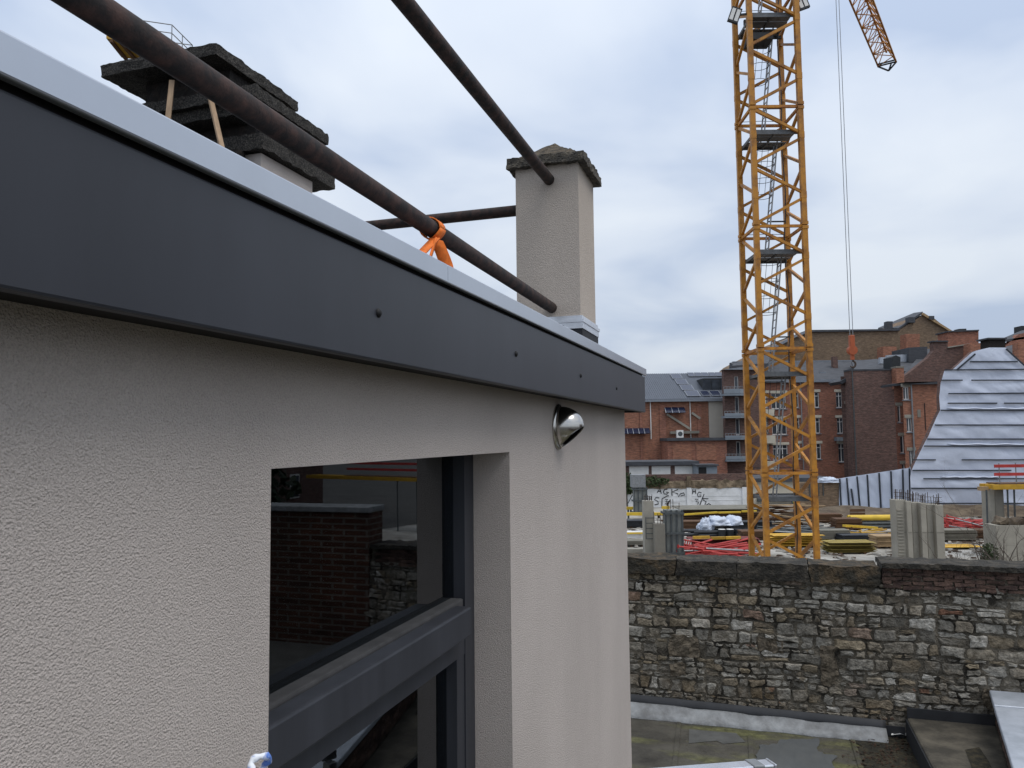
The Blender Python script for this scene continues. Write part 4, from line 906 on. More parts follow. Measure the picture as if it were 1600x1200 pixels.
# red steel props: heaps of countable tubes
def prop_heap(name, u0, u1, v0, v1, Y, n, label, seed, mt='red_paint', slope=.25, lenm=3.0):
    rn = random.Random(seed); xa, xb = PX(u0, v1, Y).x, PX(u1, v1, Y).x; zt2 = max(.3, zpx((u0+u1)/2, v0, Y))
    t = thing(name, ((xa+xb)/2, Y, 0), label, 'props')
    for k in range(n):
        z = .08+(zt2-.1)*rn.random(); L_ = lenm*rn.uniform(.6, 1.1); xc = rn.uniform(xa+L_*.3, xb-L_*.3); y = Y+rn.uniform(-.9, .9); a = rn.uniform(-slope, slope); yw_ = rn.uniform(-.5, .5)
        p = Vector((xc-L_/2, y-yw_, max(.06, z-a*L_/2))); q = Vector((xc+L_/2, y+yw_, max(.06, z+a*L_/2)))
        o = MB().tube([p, q], .045, 6).build('prop', mt if rn.random() < .86 else 'galvanised', t)
        d = (q-p).normalized(); MB().tube([p-d*.01, p-d*.03], .10, 6).build('foot_plate', mt, o)
    return t
prop_heap('prop_heap', 1070, 1170, 854, 876, 36.6, 46, 'heap of bright red steel props before the dark red panels', 3)
prop_heap('prop_heap', 1473, 1560, 815, 852, 44, 60, 'tangled heap of red steel props before the plastic sheeted wall', 5, slope=.3, lenm=3.2)
# white tarpaulin bundle and dark pipes
def lumpy(c, rx, ry, rz, amp, sc_, seed, n1=26, n2=14):
    rows = []
    for i in range(n2+1):
        ph = math.pi/2*i/n2; row = []
        for j in range(n1+1):
            t = 2*math.pi*j/n1; d = Vector((math.cos(t)*math.cos(ph), math.sin(t)*math.cos(ph), math.sin(ph))); r = 1+amp*noise.noise(d*sc_+Vector((seed, 0, 0)))+amp*.6*noise.noise(d*sc_*2.7+Vector((0, seed, 0)))
            row.append(Vector(c)+Vector((d.x*rx*r, d.y*ry*r, max(0, d.z*rz*r))))
        rows.append(row)
    return MB().grid(rows)
tb = PX(1132, 828, 44); tb.z = 0
t = thing('tarpaulin_bundle', tb, 'crumpled white tarpaulin bundle on dark pipes left of the crane', 'tarpaulin')
zb = .25+zpx(1130, 829, 44)*0+.35
for (dx, rx, rz_, sd_) in ((-.35, .62, .75, 2), (.55, .5, .8, 9), (.15, .75, .5, 5)): lumpy((tb.x+dx, 44.0, zb), rx, .7, rz_*.62, .32, 1.7, sd_).build('sheet', 'tarp', t, True)
pb = PX(1100, 828, 44); lumpy((pb.x, 43.8, .12), .5, .4, .8, .35, 2, 3).build('sheet', 'tarp', t)
pk = thing('pipe_stack', PX(1130, 836, 43.5), 'black plastic pipes stacked below the white tarpaulin', 'pipes')
rn = random.Random(9)
for k in range(14):
    L_ = rn.uniform(2.4, 4.4); x = tb.x+rn.uniform(-1.6, 2.6); MB().tube([(x-L_/2, 43+.17*(k % 7), .12+.16*(k//7)), (x+L_/2, 43+.17*(k % 7)+rn.uniform(-.1, .1), .12+.16*(k//7))], .075, 8).build('pipe', 'black_plastic', pk)
for k in range(3):
    p = Vector((tb.x+.1+.45*k-.6, 42.7, 0)); bk = MB().tube([p+Vector((0, 0, .0)), p+Vector((0, 0, .45))], [.19, .22], 12).build('bucket', 'black_plastic'); MB().tube([p+Vector((0, 0, .455)), p+Vector((0, 0, .47))], [.2, .2], 12).build('lid', 'white_paint' if k < 2 else 'black_plastic', bk)
    tag(bk, ('black bucket with white lid, leftmost under the tarpaulin', 'black bucket with white lid, middle one under the tarpaulin', 'black bucket with black lid under the tarpaulin')[k], 'bucket', 'buckets by the tarpaulin')
pk = thing('pipe_stack', PX(1370, 832, 46), 'dark grey pipes stacked with a yellow pipe on top, right of the crane', 'pipes')
xa, xb = PX(1338, 830, 46).x, PX(1398, 830, 46).x
for k in range(9): MB().tube([(xa+rn.uniform(-.3, .3), 46+.2*(k % 5), .13+.19*(k//5)), (xb+rn.uniform(-.2, .2), 46+.2*(k % 5), .13+.19*(k//5))], .095, 8).build('pipe', 'form_steel', pk)
for (dy, z) in ((0, .62), (.3, .62)): MB().tube([(xa-.3, 46.1+dy, z), (xb+.1, 46.1+dy, z)], .16, 10).build('yellow_pipe', 'yellow_bright', pk)
tag(MB().box(PX(1329, 825, 48).x, PX(1352, 825, 48).x, 48, 49.5, 0, zpx(1340, 820, 48)).build('pallet_crate', 'timber_brown'), 'dark brown crate behind the yellow pipe right of crane', 'crate')
o = bpy.data.objects['pallet_crate']
for k in range(4): 
    z = .15+k*.22; MB().box(PX(1329, 825, 48).x-.01, PX(1352, 825, 48).x+.01, 47.95, 47.995, z, z+.16).build('slat', 'timber_brown', o)
p, q = PX(1308, 837, 44), PX(1370, 842, 44)
o = MB().beam((p.x, 43, .55), (q.x, 44, .30), .25, .12).build('formwork_beam', 'yellow_bright'); tag(o, 'yellow beam lying askew above the neat yellow stack', 'beam', 'single yellow formwork beams'); MB().beam((p.x+.4, 43.1, 0), (p.x+.4, 43.1, .48), .12).build('trestle', 'timber_brown', o)
# brown planks in a heap seen through the mast
t = thing('plank_heap', PX(1230, 822, 47), 'untidy heap of brown planks seen through the crane mast', 'planks')
xc = PX(1228, 820, 47).x; rn = random.Random(12)
for k in range(26):
    z = .1+.05*k; a = rn.uniform(-.35, .15); L_ = rn.uniform(2, 4.2); p = Vector((xc-L_/2+rn.uniform(-.6, .6), 46.5+rn.uniform(0, 1.2), max(.05, z-a*.6))); q = p+Vector((L_, rn.uniform(-.6, .6), a)); q.z = max(.05, q.z)
    MB().beam(p, q, .18, .045).build('plank', rn.choice(('timber_brown', 'timber_brown', 'timber_pale')), t)
# concrete core
t = thing('concrete_core', PX(1437, 875, 33.6), 'grey concrete lift core in folded panels with rebar on top', 'core')
cols_ = [(1399, 1416, 781, 33.9, 'concrete_dark'), (1416, 1424, 783, 33.75, 'concrete'), (1424.3, 1438, 785, 34.0, 'concrete_dark'), (1438.3, 1447, 786, 33.7, 'concrete'), (1447.3, 1461, 788, 33.95, 'concrete_dark'), (1461.3, 1474, 789, 33.7, 'concrete')]
for (u0, u1, v0, Y, mt) in cols_:
    bevel(pbox(u0, u1-.2, v0, Y, 34.45-Y).build('wall_panel', 'concrete', t), .02)
    MB().box(PX(u0, v0, Y).x+.02, PX(u1, v0, Y).x-.03, Y-.012, Y-.001, zpx(u0, 832, Y)-.012, zpx(u0, 832, Y)+.012).build('joint', 'concrete_dark', t)
    rebars(PX(u0, v0, Y).x, PX(u1, v0, Y).x, Y+.1, Y+.5, zpx(u0, v0, Y), 6, .45, t, int(u0))
mm = MB()
for k in range(16): mm.box(PX(1403, 800, 33.8).x, PX(1412, 800, 33.8).x, 33.86, 33.899, zpx(1405, 797+5*k, 33.8)-.03, zpx(1405, 797+5*k, 33.8)+.02)
mm.build('keyed_joint', 'concrete', t)
# right column, beams, red rails, props, concrete block
t = thing('concrete_column', PX(1558, 830, 35), 'pale concrete column carrying yellow beams at right', 'column')
bevel(pbox(1547, 1567, 764, 35.2, .7).build('shaft', 'concrete', t), .02)
MB().box(PX(1553.5, 764, 35.2).x, PX(1566.8, 764, 35.2).x, 35.17, 35.199, 0, zpx(1558, 764, 35.2)-.02).build('face_panel', 'concrete_dark', t)
t = thing('formwork_platform', PX(1590, 762, 35), 'yellow formwork beams on slim steel props with red guard rails', 'platform')
zf0 = zpx(1590, 765, 35)
for k, y in enumerate((34.8, 35.25, 35.7)): bevel(MB().box(PX(1548, 760, 35).x, 30+PX(1548, 760, 35).x-12, y, y+.16, zf0+.02, zf0+.24).build('beam', 'yellow_paint', t), .01)
MB().box(PX(1533, 760, 35).x, PX(1546.8, 760, 35).x, 35.1, 35.3, zf0-.04, zf0+.14).build('beam', 'timber_pale', t)
MB().box(PX(1560, 760, 35).x, PX(1560, 760, 35).x+14, 34.9, 35.9, zf0+.245, zf0+.29).build('deck_board', 'timber_brown', t)
for k in range(9):
    x = PX(1541, 780, 35).x+[0, .95, 1.25, 2.0, 3.6, 5.2, 6.8, 8.4, 10][k]
    if k == 0 or x > PX(1568, 780, 35).x: MB().tube([(x, 35.05, 0), (x+.06, 35.05, zf0)], .038, 6).build('prop', 'form_steel', t)
for (v, Y) in ((728, 34.9), (741, 34.9)):
    zr = zpx(1575, v, Y); x = PX(1553, v, Y).x; MB().box(x, x+14, 34.85, 34.9, zr-.07, zr+.07).build('guard_rail', 'red_paint', t)
for k in range(8): x = PX(1560, 740, 35).x+k*.75; MB().tube([(x, 34.93, zf0+.29), (x, 34.93, zpx(1575, 727, 34.9)+.1)], .025, 5).build('rail_post', 'galvanised', t)
t = pbox(1556, 1760, 820, 32.5, .8).build('concrete_block', 'concrete'); tag(t, 'big rough concrete wall block behind the bare shrub at right edge', 'wall')
for (dx) in (1.6, 3.9): x = PX(1556, 820, 32.5).x+dx; MB().box(x-.015, x+.015, 32.485, 32.499, 0, zpx(1600, 821, 32.5)).build('joint', 'concrete_dark', t)
x0 = PX(1557, 819, 32.5).x; zt4 = zpx(1640, 820, 32.5)
def fn(s, t_, h): return Vector((x0+.2+6*s, 32.55+.7*t_, zt4+.002+.28*h*(.3+abs(noise.noise(Vector((s*9, 1, 0))))*1.5)))
o = rough_slab(fn, 60, 6, 2, .07, 3).build('rubble', 'dirt', t)
# bare shrub
def shrub(base, H_, n, seed, label, spread, mt='bark', leanx=0):
    rn = random.Random(seed); t = thing('bare_shrub', base, label, 'shrub'); stems = MB(); tw = MB()
    def grow(p, d, L_, r, lv, mb):
        pts = [p]; rs = [r]; n_ = 6
        for i in range(n_):
            d = (d+Vector((rn.gauss(0, .16), rn.gauss(0, .16), rn.gauss(.02, .12)))).normalized(); pts.append(pts[-1]+d*(L_/n_)); rs.append(r*(1-.75*(i+1)/n_))
        mb.tube(pts, rs, 5)
        if lv < 3:
            for k in range(rn.randint(3, 5)):
                i = rn.randint(1, n_); a = (d+Vector((rn.uniform(-.9, .9), rn.uniform(-.7, .7), rn.uniform(-.3, .8)))).normalized(); grow(pts[i], a, L_*rn.uniform(.35, .65), rs[i]*.7, lv+1, tw)
    for k in range(n): grow(Vector(base)+Vector((rn.uniform(-.3, .3), rn.uniform(-.3, .3), 0)), Vector((rn.uniform(-spread, spread)+leanx, rn.uniform(-.4, .4), 1)).normalized(), H_*rn.uniform(.55, 1), .035, 0, stems)
    stems.build('stems', mt, t); tw.build('twigs', mt, t); return t
sb = PX(1555, 900, 25); sb.z = .0
shrub(sb, 3.2, 8, 4, 'leafless shrub with tangled twigs before the concrete block', .75, leanx=-.25)
sb2 = PX(1590, 900, 24); sb2.z = .0
shrub(sb2, 2.6, 5, 8, 'smaller leafless shrub at the right edge behind the wall', .6)
# leafy helper
def leaves(mb, c, rx, ry, rz, n, s_, rn):
    for k in range(n):
        while True:
            d = Vector((rn.uniform(-1, 1), rn.uniform(-1, 1), rn.uniform(-1, 1)))
            if d.length < 1 and d.length > .35: break
        f_ = 1+.35*noise.noise(d*2.2+Vector(c)); p = Vector(c)+Vector((d.x*rx, d.y*ry, d.z*rz))*f_
        a = Vector((rn.uniform(-1, 1), rn.uniform(-1, 1), rn.uniform(-1, 1))).normalized()*s_; b_ = a.cross(Vector((rn.uniform(-1, 1), rn.uniform(-1, 1), rn.uniform(-1, 1)))).normalized()*s_*.6
        mb.add([p-a, p+b_, p+a, p-b_], [(0, 1, 2, 3)])
rn = random.Random(31)
p = PX(1546, 866, 26.5); t = thing('evergreen_bush', (p.x, p.y, 0), 'small dark green bush at the foot of the bare shrub', 'bush'); mm = MB(); leaves(mm, (p.x, p.y, p.z-.1), .26, .3, .5, 500, .05, rn); mm.build('foliage', 'ivy', t, fix=False); MB().tube([(p.x, p.y, 0), (p.x, p.y, p.z)], [.05, .02], 6).build('stem', 'bark', t)
p = PX(978, 757, 61); t = thing('ivy_bush', (p.x, p.y, 0), 'dark ivy bush growing over the white wall beside the house corner', 'bush'); mm = MB(); leaves(mm, (p.x-.3, p.y, p.z), 1.5, .6, .85, 1800, .13, rn); leaves(mm, (p.x+2.0, p.y, p.z+.2), 1.6, .5, .4, 700, .11, rn); mm.build('foliage', 'ivy', t, fix=False); MB().tube([(p.x, p.y, 0), (p.x, p.y, p.z)], [.15, .06], 6).build('stem', 'bark', t)
# worker in hi-vis seen through the mast
def person(base, H_, label, face=0):
    t = thing('person', base, label, 'person'); me = bpy.data.meshes.new('body'); b = Vector(base); k = H_/1.75
    J = [(0, 0, .95), (0, 0, 1.2), (0, 0, 1.42), (0, -.02, 1.52), (0, -.03, 1.66), (-.20, 0, 1.40), (-.27, -.06, 1.13), (-.22, -.22, .95), (.20, 0, 1.40), (.27, -.04, 1.13), (.25, -.16, .92), (-.10, 0, .90), (-.11, -.03, .5), (-.12, 0, .07), (-.12, -.14, .04), (.10, 0, .90), (.12, .03, .5), (.13, .06, .07), (.13, -.09, .04)]
    Ed = [(0, 1), (1, 2), (2, 3), (3, 4), (2, 5), (5, 6), (6, 7), (2, 8), (8, 9), (9, 10), (0, 11), (11, 12), (12, 13), (13, 14), (0, 15), (15, 16), (16, 17), (17, 18)]
    R_ = [.15, .15, .14, .06, .095, .07, .05, .04, .07, .05, .04, .09, .065, .045, .04, .09, .065, .045, .04]
    me.from_pydata([Vector(j)*k for j in J], Ed, []); me.materials.append(MATS['trousers'])
    o = bpy.data.objects.new('body', me); WL[o.name] = b; o.location = b; link(o, t); o.modifiers.new('skin', 'SKIN')
    for i, r in enumerate(R_): me.skin_vertices[0].data[i].radius = (r*k, r*k)
    me.skin_vertices[0].data[0].use_root = True; o.modifiers.new('sub', 'SUBSURF').levels = 1; o.modifiers['sub'].render_levels = 2
    c = b
    MB().tube([c+Vector((0, 0, .92*k)), c+Vector((0, 0, 1.15*k)), c+Vector((0, 0, 1.36*k)), c+Vector((0, 0, 1.47*k))], [.185*k, .18*k, .2*k, .09*k], 14).build('vest', 'hivis', t, True)
    MB().tube([c+Vector((0, -.03, 1.69*k)), c+Vector((0, -.03, 1.75*k)), c+Vector((0, -.03, 1.81*k))], [.13*k, .125*k, .05*k], 14).build('helmet', 'helmet', t, True)
    lumpy((c.x, c.y-.03, c.z+1.58*k), .085*k, .10*k, .13*k, .05, 2, 1).build('face', 'skin', t, True)
pw = PX(1244, 812, 51.5); pw.z = 0
person(pw, 1.75, 'worker in yellow hi-vis vest standing behind the crane mast')

# more clutter on the slab
def pallet_pile(u, v, Y, n, mt, label, wd=1.2):
    c = PX(u, v, Y); t = thing('board_pile', (c.x, Y, 0), label, 'boards', 'piles of boards on the slab'); rn = random.Random(int(u*7+v))
    for k in range(3): MB().box(c.x-wd/2+.05+k*(wd-.2)/2, c.x-wd/2+.15+k*(wd-.2)/2, Y-.4, Y+.4, 0, .1).build('bearer', 'timber_brown', t)
    for k in range(n):
        j = rn.uniform(-.05, .05); MB().box(c.x-wd/2+j, c.x+wd/2+j, Y-.45+rn.uniform(-.04, .04), Y+.45, .103+k*.075, .103+k*.075+.06).build('board', mt, t)
PP = [(1300, 838, 41.5, 6, 'grey_sheet', 'pile of grey boards left of the askew yellow beam', 1.6), (1322, 826, 45.5, 8, 'timber_brown', 'pile of dark brown boards before the brown crate', 1.5), (1385, 852, 38.5, 7, 'timber_pale', 'pile of pale boards left of the concrete core', 1.3),
      (1290, 822, 49, 7, 'timber_brown', 'pile of brown boards right behind the mast', 1.8), (1490, 862, 40.5, 7, 'grey_sheet', 'pile of grey boards between core and shrub', 2.0), (1530, 862, 41, 6, 'timber_brown', 'pile of brown boards behind the green bush', 1.8),
      (985, 846, 40, 3, 'grey_sheet', 'pile of grey boards behind the concrete kerb', 1.3), (985, 815, 48, 5, 'black_plastic', 'pile of black boards behind the slim concrete column', 2.0), (1085, 822, 46.5, 6, 'timber_brown', 'pile of brown boards right of the dark formwork', 1.6),
      (1175, 826, 46, 6, 'black_plastic', 'pile of black boards left beside the mast', 2.2), (1180, 845, 41.5, 6, 'timber_brown', 'pile of brown boards just left of the mast', 1.6), (1350, 842, 40.6, 4, 'black_plastic', 'pile of black boards behind the neat yellow stack', 2.6)]
for a in PP: pallet_pile(*a)
prop_heap('prop_heap', 1296, 1392, 834, 846, 42.8, 30, 'scattered yellow steel props behind the neat yellow stack', 15, mt='yellow_paint', slope=.12, lenm=2.6)
prop_heap('prop_heap', 1196, 1300, 826, 838, 44, 30, 'scattered grey steel props seen through the mast foot', 16, mt='form_steel', slope=.15, lenm=2.8)
prop_heap('prop_heap', 1075, 1190, 816, 826, 47.5, 26, 'scattered dark steel props behind the white tarpaulin', 17, mt='black_plastic', slope=.06, lenm=3.0)
# loose debris, far too many bits to count
mm = MB(); rn = random.Random(99)
for k in range(1000):
    Y = rn.uniform(34, 53); u = rn.uniform(975, 1600); p = PX(u, 700, Y); s_ = rn.uniform(.04, .16); z = rn.uniform(0, .05)
    a = rn.uniform(0, 6.3); d1 = Vector((math.cos(a), math.sin(a), 0))*s_*rn.uniform(1, 3.5); d2 = Vector((-math.sin(a), math.cos(a), 0))*s_*.6; h = Vector((0, 0, s_*.5)); c = Vector((p.x, Y, z+.004))
    mm.hexa([c-d1-d2, c+d1-d2, c+d1+d2, c-d1+d2, c-d1*.8-d2*.7+h, c+d1*.9-d2*.6+h, c+d1*.8+d2*.8+h, c-d1*.9+d2*.7+h])
tag(mm.build('site_debris', 'debris_mix', fix=False), 'loose offcuts and rubble scattered over the concrete slab', 'debris', kind='stuff')
# ================================================================== BACKGROUND: boundary wall, sheeted wall, houses
def X(u, Y, v=680): return PX(u, v, Y).x
def Z(v, Y, u=1250): return PX(u, v, Y).z
def gwall(mb, x0, x1, z0, z1, Y, holes, rev=.18):
    xs = sorted({x0, x1, *[h[0] for h in holes], *[h[1] for h in holes]}); zs = sorted({z0, z1, *[h[2] for h in holes], *[h[3] for h in holes]})
    for i in range(len(xs)-1):
        for j in range(len(zs)-1):
            cx, cz = (xs[i]+xs[i+1])/2, (zs[j]+zs[j+1])/2
            if any(h[0] < cx < h[1] and h[2] < cz < h[3] for h in holes): continue
            mb.add([(xs[i], Y, zs[j]), (xs[i+1], Y, zs[j]), (xs[i+1], Y, zs[j+1]), (xs[i], Y, zs[j+1])], [(0, 1, 2, 3)])
    for (a, b_, c, d) in holes:
        mb.add([(a, Y, c), (b_, Y, c), (b_, Y, d), (a, Y, d), (a, Y+rev, c), (b_, Y+rev, c), (b_, Y+rev, d), (a, Y+rev, d)], [(0, 1, 5, 4), (1, 2, 6, 5), (2, 3, 7, 6), (3, 0, 4, 7)])
    return mb
def window(parent, h, Y, lintel='cream', mull=1, rail=.72, sill=True, rev=.18):
    a, b_, c, d = h; fw = .07; y = Y+rev-.06; m = MB()
    for (p0, p1, q0, q1) in ((a+.002, a+fw, c+.002, d-.002), (b_-fw, b_-.002, c+.002, d-.002), (a+fw, b_-fw, c+.002, c+fw+.02), (a+fw, b_-fw, d-fw, d-.002)): m.box(p0, p1, y, y+.07, q0, q1)
    for k in range(mull): x = a+(b_-a)*(k+1)/(mull+1); m.box(x-fw*.6, x+fw*.6, y-.004, y+.06, c+fw+.021, d-fw-.001)
    if rail: z = c+(d-c)*rail; m.box(a+fw+.001, b_-fw-.001, y+.003, y+.055, z-.035, z+.035)
    w_ = m.build('window', 'white_paint', parent)
    MB().add([(a, y+.065, c), (b_, y+.065, c), (b_, y+.065, d), (a, y+.065, d)], [(0, 1, 2, 3)]).build('pane', 'pane_far', w_)
    if lintel: MB().box(a-.18, b_+.18, Y-.04, Y+.05, d+.002, d+.30).build('lintel', lintel, w_)
    if sill: MB().box(a-.10, b_+.10, Y-.10, Y+rev-.07, c-.09, c-.002).build('sill', 'zinc_gutter', w_)
    return w_
def wh(u0, u1, v0, v1, Y): return (X(u0, Y), X(u1, Y), Z(v1, Y, u0), Z(v0, Y, u0))
def pprism(name, px, Y, th, mt, parent=None, Y2=None):
    return MB().prism([PX(u, v, Y) for u, v in px], (0, th, 0)).build(name, mt, parent)
# ---- white boundary wall with graffiti
YG = 61.0
t = thing('graffiti_wall', (X(1070, YG), YG, 0), 'white painted boundary wall with black graffiti tags under mossy brick', 'wall')
xa, xb = X(955, YG), X(1166, YG); zg0, zg1 = 0, Z(763, YG, 1070)
MB().box(xa, xb, YG, YG+.4, 0, zg1).build('white_face', 'white_wall', t)
for u in (1074, 1160): MB().box(X(u-3.5, YG), X(u+3.5, YG), YG-.10, YG-.001, 0, zg1+.05).build('pier', 'white_wall', t)
for v in (775, 782): MB().box(xa, xb, YG-.02, YG-.0015, Z(v, YG, 1070)-.025, Z(v, YG, 1070)+.025).build('ledge', 'white_wall', t)
def fn(s, t_, h): return Vector((xa+(xb-xa)*s, YG-.06+.6*t_, zg1+.002+(Z(750, YG, 1070)-zg1)*h*(1 if h < 1 else (.92+.2*noise.noise(Vector((s*22, 1, 0)))))))
rough_slab(fn, 90, 3, 5, .10, 1.3).build('mossy_top', 'old_coping', t)
MB().box(xa, xb, YG+.15, YG+.40, Z(751, YG), Z(741, YG, 1070)).build('brick_top', 'brick_dark', t)
MB().box(X(1071, YG), X(1077, YG), YG-.12, YG+.1, zg1+.06, Z(744, YG, 1070)).build('pier_top', 'old_coping', t)
def stroke(pts, name='graffiti_stroke'):
    P_ = [PX(u, v, YG) for u, v in pts]; rows = []
    for i, p in enumerate(P_):
        d = P_[min(i+1, len(P_)-1)]-P_[max(i-1, 0)]; d.y = 0; d.normalize(); n_ = Vector((-d.z, 0, d.x))*.035; q = Vector((p.x, YG-.026, p.z)); rows.append([q-n_, q+n_])
    MB().grid(rows).build(name, 'spray', t, fix=False)
def gc(x, y): return (970+x/7.5, 720+y/7.5)
G = [[(425, 375), (455, 325), (475, 385)], [(435, 358), (470, 355)],
     [(545, 335), (515, 335), (498, 360), (508, 388), (540, 390), (560, 370), (530, 366)],
     [(597, 330), (600, 410)], [(670, 335), (602, 365), (665, 385), (675, 420), (700, 385), (735, 375), (750, 400), (700, 412)],
     [(450, 435), (410, 430), (395, 455), (435, 475), (440, 505), (395, 515)], [(480, 560), (483, 445), (545, 410), (565, 410)],
     [(520, 455), (550, 450), (525, 480), (560, 485), (540, 510), (520, 500)], [(580, 455), (548, 510), (555, 565)], [(548, 480), (580, 470)],
     [(840, 390), (845, 335)], [(870, 335), (878, 385)], [(843, 362), (875, 360)], [(945, 375), (915, 365), (897, 392), (905, 420), (935, 420), (940, 400), (918, 402)],
     [(975, 390), (925, 520)], [(950, 440), (1025, 445)], [(960, 455), (1000, 480), (985, 515)], [(870, 450), (905, 450), (880, 475), (910, 485), (900, 510)], [(1000, 520), (1030, 500), (1055, 518)],
     [(280, 415), (290, 460)], [(300, 420), (318, 450), (310, 465)], [(335, 420), (340, 465)], [(355, 415), (358, 462)]]
for g_ in G: stroke([gc(*p) for p in g_])
# right white building low, brown wall
t = thing('white_annex', (X(1200, 63), 63, 0), 'low white annex with dark flat roof behind the crane mast', 'building')
MB().box(X(1167, 63), X(1262, 63), 63, 68, 0, Z(753, 63, 1200)).build('wall', 'cream', t)
MB().box(X(1163, 62.8), X(1300, 62.8), 62.7, 68.2, Z(753, 63, 1200)+.003, Z(747, 63, 1200)).build('roof', 'slate', t)
MB().box(X(1180, 62.9), X(1246, 62.9), 62.86, 62.99, Z(783, 63), Z(776, 63)).build('dark_band', 'form_steel', t)
t = thing('brown_brick_wall', (X(1292, 57), 57, 0), 'short brown brick wall capped with white sheet right of the mast', 'wall')
MB().box(X(1245, 57), X(1313, 57), 57, 57.5, 0, Z(754, 57, 1290)).build('brickwork', 'brick_brown', t)
lumpy((X(1294, 57), 57.2, Z(754, 57, 1290)), 1.0, .4, .35, .4, 2, 4).build('sheet_cap', 'tarp', t)
for k in range(4): MB().box(X(1262+k*7, 56.9), X(1263.2+k*7, 56.9), 56.94, 56.99, Z(775, 57), Z(756, 57)).build('steel_mesh', 'form_steel', t)
# ---- plastic sheeted party wall
YS = 54.0
t = thing('sheeted_gable', (X(1520, YS), YS, 0), 'tall stepped gable wrapped in pale plastic sheet with dark battens', 'wall')
Lf = [(543, 1546), (549, 1520), (577, 1489), (579, 1475), (597, 1470), (620, 1468), (641, 1469), (668, 1456), (700, 1441), (735, 1424), (745, 1422), (820, 1424)]
Rt_ = [(543, 1572), (572, 1601), (600, 1625), (640, 1652), (700, 1672), (820, 1690)]
def interp(T_, v):
    for (a, x0), (b_, x1) in zip(T_, T_[1:]):
        if a <= v <= b_: return x0+(x1-x0)*(v-a)/(b_-a)
    return T_[-1][1]
rows = []; v = 543.0; vs = []
while v <= 815: vs.append(v); v += 2.5
vs += [576.9, 579.1]; vs.sort()
def wrink(p): 
    return .10*noise.noise(Vector((p.x*.35, p.z*.8, 0)))+.05*noise.noise(Vector((p.x*.9+p.z*.7, p.z*1.2, 5)))+.03*abs(noise.noise(Vector((p.x*2+p.z*2.5, p.z*.8-p.x, 9))))
for v in vs:
    a, b_ = interp(Lf, v), interp(Rt_, v); row = []
    for j in range(71):
        p = PX(a+(b_-a)*j/70, v, YS); p.y += wrink(p); row.append(p)
    rows.append(row)
MB().grid(rows).build('plastic_sheet', 'sheet_white', t, True, fix=False)
MB().prism([PX(interp(Lf, v)+1.0, v, YS+.25) for v in (544, 549, 577, 580, 597, 620, 641, 668, 700, 735, 820)]+[PX(interp(Rt_, v)-1, v, YS+.25) for v in (820, 700, 640, 600, 572, 544)], (0, .5, 0)).build('masonry', 'brick_dark', t)
BT = [(565, 1516, 1590), (578, 1476, 1610), (594, 1471, 1504), (594, 1518, 1620), (615, 1482, 1640), (630, 1481, 1558), (630, 1569, 1650), (641, 1470, 1655), (664, 1461, 1665), (686, 1449, 1668), (697, 1444, 1668), (718.5, 1427, 1462), (718.5, 1503, 1672), (735, 1426, 1580), (748, 1443, 1675), (763, 1424, 1535), (786.5, 1447, 1680)]
for (v, u0, u1) in BT:
    p, q = PX(u0, v, YS-.08), PX(min(u1, 1690), v+(-1 if u0 < 1500 and u1 > 1560 and v < 640 else 0), YS-.08); MB().beam(p, q, .05, .085).build('batten', 'batten', t)
for (u0, v0, u1, v1) in ((1524, 553, 1495, 578), (1572, 545, 1604, 574)): MB().beam(PX(u0, v0, YS-.09), PX(u1, v1, YS-.09), .05, .10).build('batten', 'batten', t)
for (v, u0, u1) in ((638, 1480, 1655), (694, 1480, 1668), (745, 1470, 1560)):
    p, q = PX(u0, v-.5, YS-.04), PX(u1, v-.5, YS-.04); pts = [p.lerp(q, k/30)+Vector((0, -.05*abs(math.sin(k*.7)), -.06*abs(math.sin(k*.43)))) for k in range(31)]
    MB().tube(pts, [.02]+[.045+.05*abs(noise.noise(Vector((k*.4, v, 0)))) for k in range(29)]+[.02], 8).build('sheet_fold', 'sheet_white', t, True)
# low sheeted return wall
t = thing('sheeted_low_wall', (X(1366, 55), 55, 0), 'low wall wrapped in pale plastic with dark vertical battens', 'wall')
rows = []
for i in range(22):
    row = []
    for j in range(61):
        s_ = j/60; u = 1311+112*s_; Yw = 57-2.6*s_; vt = 747.5-17*s_; vb = 812-2*s_; p = PX(u, vt+(vb-vt)*i/21, Yw); 
        p.y += .06*noise.noise(Vector((p.x*2.4+p.z*1.5, p.z*.6, 3)))+.04*noise.noise(Vector((p.x*5, p.z, 1))); p.z += 0 if i < 21 else .12*noise.noise(Vector((p.x*1.5, 0, 0))); row.append(p)
    rows.append(row)
o = MB().grid(rows).build('plastic_sheet', 'sheet_white', t, True, fix=False)
MB().prism([PX(1312, 749, 57.2), PX(1423, 732, 54.6), PX(1423, 820, 54.6), PX(1312, 820, 57.2)], (0, .5, 0)).build('masonry', 'brick_dark', t)
for (u0, u1) in ((1312, 1315), (1323, 1328), (1330, 1336), (1339, 1345), (1355, 1358.5), (1373.5, 1377), (1392, 1394.5), (1410.5, 1412), (1421, 1423)):
    s_ = (u0-1311)/112; Yw = 57-2.6*s_-.1; vt = 748.5-17*s_+(18 if u0 == 1330 else 0); MB().beam(PX(u0, vt, Yw), PX(u1, 806, Yw), .11, .05, (0, 1, 0)).build('batten', 'batten', t)

